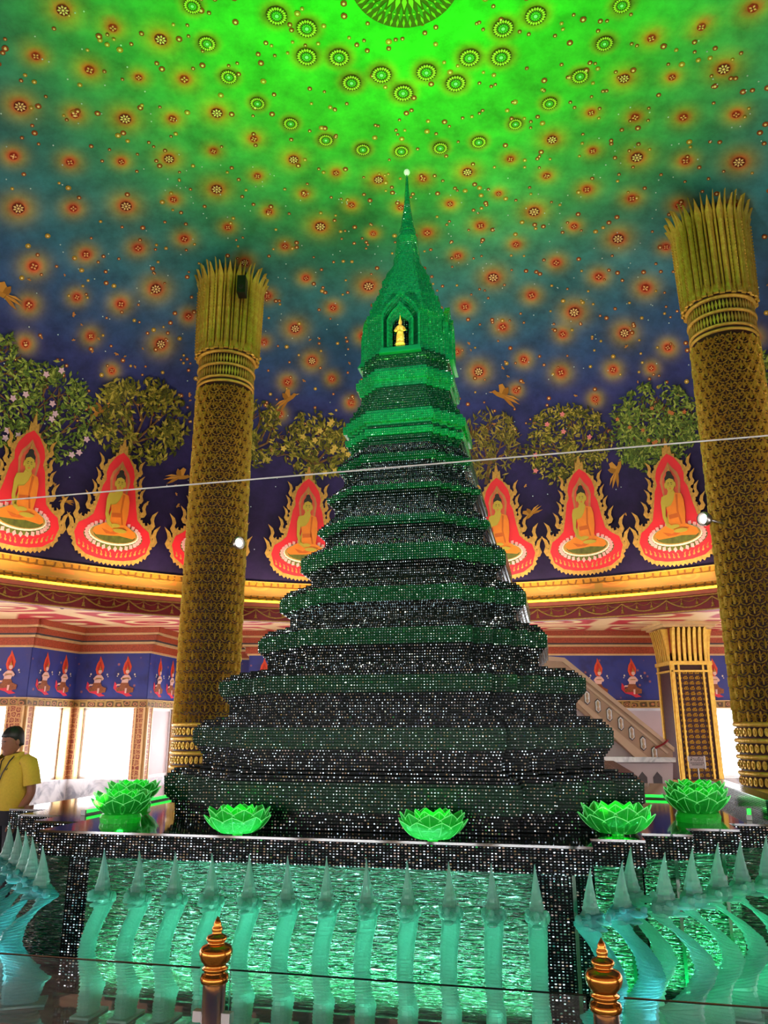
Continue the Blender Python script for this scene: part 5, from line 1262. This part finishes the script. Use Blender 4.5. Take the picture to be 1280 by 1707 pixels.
g = MB(); g.lathe([(0.05, 0), (0.045, 0.008), (0.02, 0.004)], 16); me = g.mesh('cone', 'ink', True); me.transform(__import__('mathutils').Matrix.Rotation(pi / 2, 4, 'X')); link('cone', me, r, (0, -0.06, -0.05))
tag(r, 'small black loudspeaker fixed high on the left column capital', 'loudspeaker')

# square gilded pillar by the far wall
def pillar():
    Y = 17.2; x0 = at_y(1112, 1180, Y)[0]; x1 = at_y(1176, 1180, Y)[0]; cx = (x0 + x1) / 2 + 0.02; hw = 0.40
    r = empty('square_pillar', (cx, Y, 0)); tag(r, 'square gilded pillar standing by the far wall behind the sign', 'pillar')
    b = MB(); b.box(-hw, hw, -hw, hw, 0.0, 3.2); b.build('shaft', 'gold_ground', r)
    b = MB()
    for z0, z1, o in ((0, 0.35, 0.08), (0.35, 0.42, 0.12), (0.42, 0.55, 0.05), (0.55, 0.6, 0.09)): b.box(-hw - o, hw + o, -hw - o, hw + o, z0, z1)
    b.build('base', 'gold_dark', r)
    b = MB()
    for s in (-1, 1):
        b.box(s * hw - 0.05, s * hw + 0.05, -hw - 0.03, -hw, 0.6, 3.0); b.box(s * (hw - 0.14) - 0.02, s * (hw - 0.14) + 0.02, -hw - 0.035, -hw, 0.62, 2.95)
        b.box(-hw - 0.03, -hw, s * hw - 0.05, s * hw + 0.05, 0.6, 3.0)
    b.box(-hw - 0.06, hw + 0.06, -hw - 0.06, hw + 0.06, 2.95, 3.03); b.box(-hw - 0.05, hw + 0.05, -hw - 0.05, hw + 0.05, 2.80, 2.84); b.build('edge_moulding', 'gold', r)
    m = MB()
    def rib(pts, wd, hg):
        vs = []; n = len(pts)
        for i, (x, z) in enumerate(pts):
            a, q = pts[max(i - 1, 0)], pts[min(i + 1, n - 1)]; dx, dz = q[0] - a[0], q[1] - a[1]; L = hypot(dx, dz) + 1e-9; px, pz = -dz / L * wd, dx / L * wd
            vs += [(x + px, -hw, z + pz), (x, -hw - hg, z), (x - px, -hw, z - pz)]
        m.add(vs, [f for i in range(n - 1) for f in ((3 * i, 3 * i + 1, 3 * i + 4, 3 * i + 3), (3 * i + 1, 3 * i + 2, 3 * i + 5, 3 * i + 4))])
    for i in range(5):
        for j in range(20):
            x = -hw + 0.14 + 0.13 * i; z = 0.7 + 0.11 * j
            for s in (-1, 1): rib(spiral(x + s * 0.026, z, 0.036, 1.1, pi / 2, s, 9), 0.012, 0.02)
    m.build('scroll_relief', 'gold', r, kind='stuff')
    c = MB(); c.box(-hw, hw, -hw, hw, 3.0, 3.75); c.build('capital_core', 'rust_band', r)
    for k in range(7):
        x = -hw + 0.06 + k * (2 * hw - 0.12) / 6; c = MB()
        c.rings([[(x + s * w_, -hw - o, z) for s, o in ((-1, 0), (-1, d), (1, d), (1, 0))] for z, w_, d in ((3.03, 0.03, 0.05), (3.3, 0.032, 0.07), (3.6, 0.034, 0.12), (3.72, 0.03, 0.16), (3.76, 0.004, 0.17))]); c.build('capital_leaf', 'gold', r)
    c = MB()
    for s in (-1, 1):
        for k in range(7):
            y = -hw + 0.06 + k * (2 * hw - 0.12) / 6
            c.rings([[(s * (hw + o), y + q * w_, z) for q, o in ((-1, 0), (-1, d), (1, d), (1, 0))] for z, w_, d in ((3.03, 0.03, 0.05), (3.3, 0.032, 0.07), (3.6, 0.034, 0.12), (3.72, 0.03, 0.16))])
    c.build('side_leaves', 'gold', r)
    c = MB(); c.box(-hw - 0.16, hw + 0.16, -hw - 0.16, hw + 0.16, 3.75, 3.80); c.box(-hw - 0.24, hw + 0.24, -hw - 0.24, hw + 0.24, 3.80, 3.86); c.build('abacus', 'cream_trim', r)
    return cx, Y - hw
PX, PY = pillar()

# ------------------------------------------------------------------ staircase by the far wall
def staircase():
    Y = 15.4; Q = lambda u, v: at_y(u, v, Y)
    r = empty('staircase', (Q(1040, 1200)[0], Y, 0)); ox = r.location.x; tag(r, 'beige stone staircase balustrade sloping down behind the stupa', 'staircase')
    def slab(px, y0, y1, name, mat, par):
        pts = [(Q(u, v)[0] - ox, Q(u, v)[2]) for u, v in px]; n = len(pts)
        ar = sum(pts[i][0] * pts[(i + 1) % n][1] - pts[(i + 1) % n][0] * pts[i][1] for i in range(n))
        if ar < 0: pts.reverse()
        m = MB(); m.add([(x, y0, z) for x, z in pts] + [(x, y1, z) for x, z in pts], [tuple(range(n)), tuple(reversed(range(n, 2 * n)))] + [(i, i + n, (i + 1) % n + n, (i + 1) % n) for i in range(n)])
        return m.build(name, mat, par)
    slab([(860, 1094), (938, 1098), (1119, 1246), (1120, 1266), (1062, 1266), (860, 1098)][:5] + [(880, 1112)], -0.06, 0.06, 'balustrade', 'beige_stone', r)
    slab([(860, 1090), (939, 1097), (1121, 1246), (1121, 1253), (936, 1104), (860, 1098)], -0.10, 0.10, 'handrail', 'beige_trim', r)
    slab([(946, 1158), (952, 1156), (1078, 1262), (1062, 1268)], -0.09, 0.09, 'lower_moulding', 'beige_trim', r)
    slab([(955, 1128), (958, 1126), (1112, 1254), (1110, 1257)], -0.075, 0.0, 'panel_moulding', 'beige_trim', r)
    for u, v in ((977, 1163), (995, 1177), (1014, 1191), (1033, 1206), (1051, 1222), (1070, 1239), (1089, 1256)):
        x, _, z = Q(u, v); x -= ox
        h = [(-0.055, -0.09), (0, -0.14), (0.055, -0.09), (0.055, 0.09), (0, 0.14), (-0.055, 0.09)]
        m = MB(); m.poly(h, (V(x, -0.06, z), V(1, 0, 0), V(0, 0, 1), V(0, -1, 0)), 0.0, 0.012); o = m.build('hexagonal_opening', 'niche_dark', r)
        m = MB(); m.poly([(p[0] * 0.85, p[1] * 0.85) for p in h], (V(x, -0.06, z), V(1, 0, 0), V(0, 0, 1), V(0, -1, 0)), 0.012, 0.006); m.build('pale_opening_inset', 'white_plastic', o)  # pale inset stands for the brightness behind the uncut opening
        m = MB(); m.lathe([(0.018, z - 0.1), (0.03, z - 0.05), (0.014, z - 0.02), (0.028, z + 0.04), (0.014, z + 0.09)], 8, x, -0.085); m.build('baluster', 'beige_trim', o)
    slab([(900, 1190), (962, 1180), (1065, 1266), (1120, 1266), (1120, 1366), (900, 1366)], 0.07, 0.5, 'stair_flank', 'mauve_stone', r)
    slab([(900, 1260), (1122, 1262), (1122, 1270), (900, 1270)], -0.14, 0.0, 'ledge', 'white_marble', r)
    slab([(1000, 1272), (1121, 1272), (1121, 1366), (1000, 1366)], -0.02, 0.07, 'dado', 'mauve_stone', r)
    for u in (1046, 1071, 1096):
        x, _, z = Q(u, 1302); x -= ox; m = MB(); m.poly([(-0.085, -0.2), (0.085, -0.2), (0.085, 0.07), (0, 0.17), (-0.085, 0.07)], (V(x, -0.02, z), V(1, 0, 0), V(0, 0, 1), V(0, -1, 0)), 0, 0.006); m.build('pointed_niche', 'niche_dark', r)
    m = MB(); a = Q(1089, 1256); b = Q(1106, 1238); m.tube([(a[0] - ox, -0.12, a[2] + 0.1), (b[0] - ox - 0.05, -0.14, b[2] - 0.02), (b[0] - ox + 0.05, -0.12, b[2] + 0.05)], 0.02, 6); m.build('red_rope', 'maroon_paint', r)
staircase()
# notice on a stand
def sign():
    Y = 14.6; p = at_y(1161, 1271, Y); s = Y / 1310.0
    r = empty('notice_stand', (p[0], Y, 0)); tag(r, 'small pale notice board on a thin white pole before the square pillar', 'sign')
    w_, h_ = 12.5 * s, 9.2 * s; z = p[2]
    m = MB(); m.box(-w_, w_, -0.01, 0.01, z - h_, z + h_); m.build('board', 'mauve_stone', r)
    m = MB(); m.box(w_, w_ + 0.018, -0.02, 0.02, z - h_ - 0.01, z + h_ + 0.01); m.box(-w_ - 0.012, -w_, -0.02, 0.02, z + h_ - 0.08, z + h_ + 0.01); m.build('edge', 'white_plastic', r)
    m = MB(); m.tube([(0.02, 0.0, 0.0), (0.02, 0.0, z - h_)], 0.012, 8); m.lathe([(0.15, 0.0), (0.15, 0.02), (0.02, 0.04)], 16); m.build('pole', 'white_plastic', r)
    cu = bpy.data.curves.new('text', 'FONT'); cu.body = 'ห้ามขึ้น'; cu.size = 0.085; cu.align_x = 'CENTER'; cu.materials.append(MATS['ink'])
    to = bpy.data.objects.new('title_text', cu); COL.objects.link(to); bpy.context.view_layer.update(); tm = bpy.data.meshes.new_from_object(to); bpy.data.objects.remove(to); o = link('title_text', tm, r); o.location = (0, -0.0115, z + h_ * 0.22); o.rotation_euler = (pi / 2, 0, 0)
    m = MB(); rr = random.Random(4)
    for row, wd in ((-0.1, 0.86), (-0.4, 0.66)):
        x = -w_ * wd
        while x < w_ * wd:
            l = rr.uniform(0.006, 0.014); m.box(x, x + l, -0.0125, -0.01, z + h_ * row - 0.006, z + h_ * row + rr.choice((0.006, 0.009))); x += l + 0.004
    m.build('small_print', 'ink', r, kind='stuff')
sign()

# ------------------------------------------------------------------ barrier: posts and glass panes
BP = [(-0.537, 2.747), (0.631, 2.487)]
bd = V(BP[1][0] - BP[0][0], BP[1][1] - BP[0][1]); bl = float(np.linalg.norm(bd)); bd /= bl; bang = atan2(bd[1], bd[0])
def post(pos, label, top=1.1):
    r = empty('barrier_post', (*pos, 0), bang); tag(r, label, 'post', 'barrier posts with gold finials')
    m = MB(); m.lathe([(0.036, 0.0), (0.036, 0.93)], 32); m.build('shaft', 'steel', r, True)
    m = MB(); m.lathe([(0.075, 0), (0.075, 0.012), (0.04, 0.02)], 32); m.build('floor_flange', 'steel', r)
    z = top - 0.185
    P_ = [(0.034, 0.0), (0.043, 0.002), (0.046, 0.012), (0.042, 0.024), (0.034, 0.028), (0.034, 0.034), (0.041, 0.038), (0.041, 0.044), (0.033, 0.049), (0.037, 0.054), (0.047, 0.066), (0.053, 0.082), (0.052, 0.094), (0.045, 0.104), (0.030, 0.110), (0.024, 0.115), (0.031, 0.119), (0.034, 0.126), (0.030, 0.133), (0.018, 0.138), (0.014, 0.142), (0.017, 0.149), (0.016, 0.158), (0.012, 0.163), (0.013, 0.166), (0.009, 0.176), (0.001, 0.19)]
    m = MB(); m.lathe([(a, z + b) for a, b in P_], 40); m.build('finial', 'bronze', r, True)
    for s in (-1, 1):
        m = MB(); m.rings([[(s * x, y, zz) for x, y in ((0.034, -0.014), (0.062, -0.014), (0.064, 0.014), (0.034, 0.014))][::s] for zz in (0.805, 0.835)]); m.build('glass_clamp', 'steel', r)
    return r
post(BP[0], 'steel barrier post with round gold finial, left of the middle nagas'); post(BP[1], 'steel barrier post with round gold finial, in front of the right corner nagas')
for k, (x0, x1, lab) in enumerate(((-1.3, -0.052, 'clear glass barrier pane left of the left post'), (0.052, bl - 0.052, 'clear glass barrier pane between the two posts'), (bl + 0.052, bl + 1.3, 'clear glass barrier pane right of the right post'))):
    r = empty('glass_barrier', (*BP[0], 0), bang); tag(r, lab, 'glass barrier', 'barrier panes')
    m = MB(); m.box(x0, x1, -0.005, 0.005, 0.12, 0.952); m.build('sheet', 'clear_pane', r)
    m = MB(); m.box(x0, x1, -0.0052, 0.0052, 0.952, 0.9545); m.build('polished_edge', 'glass_slope', r)
    m = MB(); m.box(x0 + 0.1, x0 + 0.2, -0.02, 0.02, 0, 0.14); m.box(x1 - 0.2, x1 - 0.1, -0.02, 0.02, 0, 0.14); m.build('foot', 'steel', r)

# ------------------------------------------------------------------ white cable strung across the hall
m = MB(); A = V(-1.63, 3.14, 2.60); B = V(1.39, 2.608, 2.69); A = V(*at_y(0, 831, 3.14)); B = V(*at_y(1280, 722, 2.61)); d = B - A
m.tube([A + d * t - V(0, 0, 1) * 0.010 * (1 - ((t - 0.5) / 2.0) ** 2) for t in np.linspace(-0.80, 1.46, 41)], 0.0032, 8)
tag(m.build('cable', 'white_cable', None, True), 'thin white cable strung across the hall in front of the stupa', 'cable')
# dome camera under the aisle ceiling
p = at_y(100, 1046, 13.9); r = empty('security_camera', (p[0], p[1], AISLE_Z)); tag(r, 'small white dome camera hanging under the aisle ceiling', 'camera')
m = MB(); m.lathe([(0.075, 0.0), (0.08, -0.03), (0.07, -0.07)], 20); m.build('housing', 'white_plastic', r, True)
m = MB(); m.lathe([(0.062, -0.065), (0.055, -0.10), (0.035, -0.125), (0.002, -0.135)], 20, cap=False); m.build('bubble', 'black_plastic', r, True)

# ------------------------------------------------------------------ the attendant in a yellow polo shirt
def person():
    Hx = at_y(20, 1300, 7.8)[0]
    r = empty('person', (Hx, 7.8, 0), radians(-22)); tag(r, 'person in a yellow polo shirt with lanyard badge and dark trousers, looking down', 'person')
    # body: one continuous skinned figure (faces -y)
    J = dict(pel=(0, 0.02, 0.90), sp=(0, 0.01, 1.08), ch=(0, 0.0, 1.26), nk=(0, 0.01, 1.40), nk2=(0, -0.012, 1.45))
    pts = []; rad = []; edges = []; ix = {}
    def jt(n_, p, rr_, par=None):
        ix[n_] = len(pts); pts.append(p); rad.append(rr_)
        if par: edges.append((ix[par], ix[n_]))
    jt('pel', J['pel'], (0.15, 0.115)); jt('sp', J['sp'], (0.15, 0.12), 'pel'); jt('ch', J['ch'], (0.16, 0.115), 'sp'); jt('nk', J['nk'], (0.062, 0.06), 'ch'); jt('nk2', J['nk2'], (0.055, 0.055), 'nk')
    for s, t in ((-1, 'r'), (1, 'l')):
        jt('sh' + t, (s * 0.175, 0.0, 1.355), (0.062, 0.06), 'ch'); jt('up' + t, (s * 0.225, 0.01, 1.22), (0.05, 0.05), 'sh' + t); jt('el' + t, (s * 0.245, 0.02, 1.08), (0.042, 0.042), 'up' + t)
        jt('fo' + t, (s * 0.225, -0.05, 0.97), (0.039, 0.039), 'el' + t); jt('wr' + t, (s * 0.205, -0.10, 0.86), (0.028, 0.03), 'fo' + t); jt('pa' + t, (s * 0.20, -0.12, 0.79), (0.022, 0.04), 'wr' + t)
        jt('hp' + t, (s * 0.09, 0.02, 0.84), (0.10, 0.10), 'pel'); jt('kn' + t, (s * 0.10, 0.0, 0.48), (0.06, 0.062), 'hp' + t); jt('an' + t, (s * 0.10, 0.03, 0.10), (0.042, 0.045), 'kn' + t); jt('to' + t, (s * 0.11, -0.10, 0.035), (0.04, 0.03), 'an' + t)
    me = bpy.data.meshes.new('body'); me.from_pydata(pts, edges, []); o = link('body', me, r); me.materials.append(MATS['human_skin'])
    o.modifiers.new('skin', 'SKIN'); o.modifiers.new('sub', 'SUBSURF').levels = 2; o.modifiers['sub'].render_levels = 2
    sv = me.skin_vertices[0].data
    for i, q in enumerate(rad): sv[i].radius = q
    sv[0].use_root = True
    # head: lofted with brow, nose, lips and chin; tipped forward
    from mathutils import Matrix
    T_ = Matrix.Translation((0, -0.02, 1.44)) @ Matrix.Rotation(radians(-14), 4, 'Z') @ Matrix.Rotation(radians(14), 4, 'X')
    m = MB(); rings = []; n = 28
    prof_ = [(0.0, 0.035, 0.045, -0.045), (0.02, 0.05, 0.065, -0.03), (0.045, 0.062, 0.082, -0.012), (0.075, 0.068, 0.092, 0.0), (0.105, 0.073, 0.098, 0.004), (0.14, 0.076, 0.102, 0.006), (0.175, 0.073, 0.098, 0.01), (0.205, 0.06, 0.082, 0.014), (0.228, 0.036, 0.05, 0.016), (0.236, 0.008, 0.012, 0.016)]
    for z, rx, ry, cy in prof_:
        ring = []
        for j in range(n):
            a = 2 * pi * j / n; x = rx * cos(a); y = cy + ry * sin(a); f = max(0, -sin(a)) ** 10
            if 0.06 < z < 0.12: y -= f * (0.024 if z < 0.09 else 0.012)          # nose
            if 0.12 < z < 0.16: y -= f * 0.004
            if z < 0.03: y -= f * 0.008                                             # chin
            ring.append((x, y, z))
        rings.append(ring)
    m.rings(rings); me = m.mesh('head', 'human_skin', True); me.transform(T_); hd = link('head', me, r)
    for s in (-1, 1):
        m = MB(); m.rings([[(s * (0.070 + 0.012 * k) , 0.012 + 0.02 * cos(2 * pi * j / 10) * (1 - 0.2 * k), 0.105 + 0.034 * sin(2 * pi * j / 10) * (1 - 0.2 * k)) for j in range(10)][::s] for k in range(2)]); me = m.mesh('ear', 'human_skin', True); me.transform(T_); link('ear', me, hd)
        m = MB(); m.rings([[(s * 0.032 + 0.013 * q * cos(2 * pi * j / 10), -0.092 + 0.006 * (1 - q), 0.118 + 0.006 * q * sin(2 * pi * j / 10)) for j in range(10)] for q in (1.0, 0.6, 0.1)]); me = m.mesh('eye', 'eye_white', True); me.transform(T_); link('eye', me, hd)
        m = MB(); m.box(s * 0.032 - 0.019, s * 0.032 + 0.019, -0.101, -0.085, 0.134, 0.140); me = m.mesh('eyebrow', 'human_hair'); me.transform(T_); link('eyebrow', me, hd)
    m = MB(); m.rings([[(0.024 * q * cos(2 * pi * j / 12), -0.091 - 0.004 * (1 - q), 0.046 + 0.008 * q * sin(2 * pi * j / 12)) for j in range(12)] for q in (1.0, 0.6, 0.1)]); me = m.mesh('lips', 'lip', True); me.transform(T_); link('lips', me, hd)
    m = MB(); rings = []
    for z, rx, ry, cy in [(0.06, 0.066, 0.06, 0.045), (0.09, 0.074, 0.085, 0.028), (0.125, 0.081, 0.097, 0.02), (0.155, 0.084, 0.112, 0.008), (0.18, 0.081, 0.112, 0.006), (0.21, 0.07, 0.096, 0.012), (0.24, 0.046, 0.064, 0.016), (0.252, 0.012, 0.016, 0.018)]:
        ring = []
        for j in range(n):
            a = 2 * pi * j / n; front = max(0, -sin(a)) ; k = (1 - 0.08 * front) if z > 0.165 else (1 - 0.5 * front if z > 0.14 else 1 - 0.8 * front)
            side = 1.0 if z > 0.11 or sin(a) > -0.1 else 0.9
            ring.append((rx * cos(a) * side, cy + ry * sin(a) * k, z + 0.004 * sin(7 * a)))
        rings.append(ring)
    m.rings(rings); me = m.mesh('hair', 'human_hair', True); me.transform(T_); link('hair', me, hd)
    # shirt: torso and sleeves
    m = MB(); rings = []; n = 32
    for z, rx, ry, cy in [(0.93, 0.182, 0.142, 0.01), (0.98, 0.19, 0.15, 0.0), (1.06, 0.188, 0.152, -0.005), (1.15, 0.186, 0.142, -0.002), (1.25, 0.192, 0.134, 0.0), (1.32, 0.196, 0.12, 0.005), (1.37, 0.175, 0.10, 0.01), (1.40, 0.125, 0.083, 0.012), (1.425, 0.075, 0.07, 0.012)]:
        rings.append([(rx * math.copysign(abs(cos(2 * pi * j / n)) ** 0.85, cos(2 * pi * j / n)), cy + ry * sin(2 * pi * j / n) + 0.004 * sin(9 * z + 3 * j), z) for j in range(n)])
    m.rings(rings, 0, False); sh = m.build('polo_shirt', 'yellow_polo', r, True)
    for s in (-1, 1):
        m = MB(); m.tube([(s * 0.13, 0.005, 1.375), (s * 0.19, 0.003, 1.35), (s * 0.226, 0.008, 1.26), (s * 0.245, 0.015, 1.155)], [0.065, 0.078, 0.076, 0.078], 16, 0, False); m.build('sleeve', 'yellow_polo', sh, True)
    m = MB(); m.rings([[( (0.076 + 0.012 * k) * cos(2 * pi * j / 24), 0.006 - 0.012 * k * 0 + (0.072 + 0.012 * k) * sin(2 * pi * j / 24) - (0.018 * k if sin(2 * pi * j / 24) < 0 else 0), 1.452 - 0.038 * k - 0.02 * max(0, -sin(2 * pi * j / 24))) for j in range(24)] for k in range(2)], 0, False); m.build('collar', 'yellow_polo', sh, True)
    m = MB(); m.tube([(0.04, -0.128, 1.30), (0.05, -0.13, 1.292), (0.06, -0.128, 1.30), (0.055, -0.126, 1.31)], 0.003, 6); m.build('chest_emblem', 'ink', sh)
    m = MB(); rings = []
    m.tube([(0.055, -0.06, 1.415), (0.05, -0.105, 1.37), (0.02, -0.145, 1.26), (-0.005, -0.155, 1.17)], 0.006, 6); m.tube([(-0.055, -0.06, 1.415), (-0.05, -0.105, 1.37), (-0.02, -0.145, 1.26), (-0.005, -0.155, 1.17)], 0.006, 6)
    ln = m.build('lanyard', 'black_plastic', r)
    m = MB(); m.box(-0.038, 0.022, -0.162, -0.156, 1.04, 1.14); m.build('badge', 'white_card', ln); m = MB(); m.box(-0.03, 0.0, -0.164, -0.161, 1.07, 1.11); m.box(-0.03, 0.015, -0.164, -0.161, 1.05, 1.058); m.build('badge_print', 'ink', ln)
    # trousers, shoes
    m = MB(); m.rings([[(0.178 * k * cos(2 * pi * j / 24), 0.012 + 0.138 * k * sin(2 * pi * j / 24), z) for j in range(24)] for z, k in ((0.80, 1.03), (0.88, 1.02), (0.955, 0.98))], 0, False)
    for s in (-1, 1): m.tube([(s * 0.085, 0.015, 0.86), (s * 0.095, 0.01, 0.66), (s * 0.10, 0.005, 0.45), (s * 0.10, 0.03, 0.08)], [0.115, 0.098, 0.082, 0.078], 16)
    m.build('trousers', 'dark_trousers', r, True)
    for s in (-1, 1):
        m = MB(); m.rings([[(s * 0.105 + 0.048 * k * cos(2 * pi * j / 16), -0.03 + 0.135 * k * sin(2 * pi * j / 16), z) for j in range(16)] for z, k in ((0.0, 1), (0.04, 1), (0.075, 0.7), (0.09, 0.4))]); m.build('shoe', 'black_plastic', r, True)
        # hand: palm is the end of the skinned arm; five fingers curled
        for q, (dx, L) in enumerate(((-0.022, 0.06), (-0.008, 0.068), (0.006, 0.064), (0.02, 0.05))):
            m = MB(); b = V(s * 0.20, -0.122 + dx, 0.775); m.tube([b, b + V(0, -0.004, -L * 0.5), b + V(-s * 0.014, -0.008, -L * 0.95)], [0.0095, 0.0085, 0.006], 8); m.build('finger', 'human_skin', o, True)
        m = MB(); b = V(s * 0.195, -0.145, 0.815); m.tube([b, b + V(-s * 0.008, -0.022, -0.025), b + V(-s * 0.014, -0.028, -0.055)], [0.012, 0.010, 0.007], 8); m.build('thumb', 'human_skin', o, True)
    m = MB(); m.tube([(0.207 + 0.034 * cos(a), -0.095 + 0.036 * sin(a), 0.872 + 0.012 * sin(a)) for a in np.linspace(0, 2 * pi, 17)], 0.007, 6); wt = m.build('wristwatch', 'steel', r, True)
    m = MB(); m.lathe([(0.018, -0.004), (0.018, 0.004)], 14); me = m.mesh('dial', 'black_plastic'); me.transform(Matrix.Translation((0.236, -0.11, 0.872)) @ Matrix.Rotation(pi / 2, 4, 'Y')); link('dial', me, wt)
person()
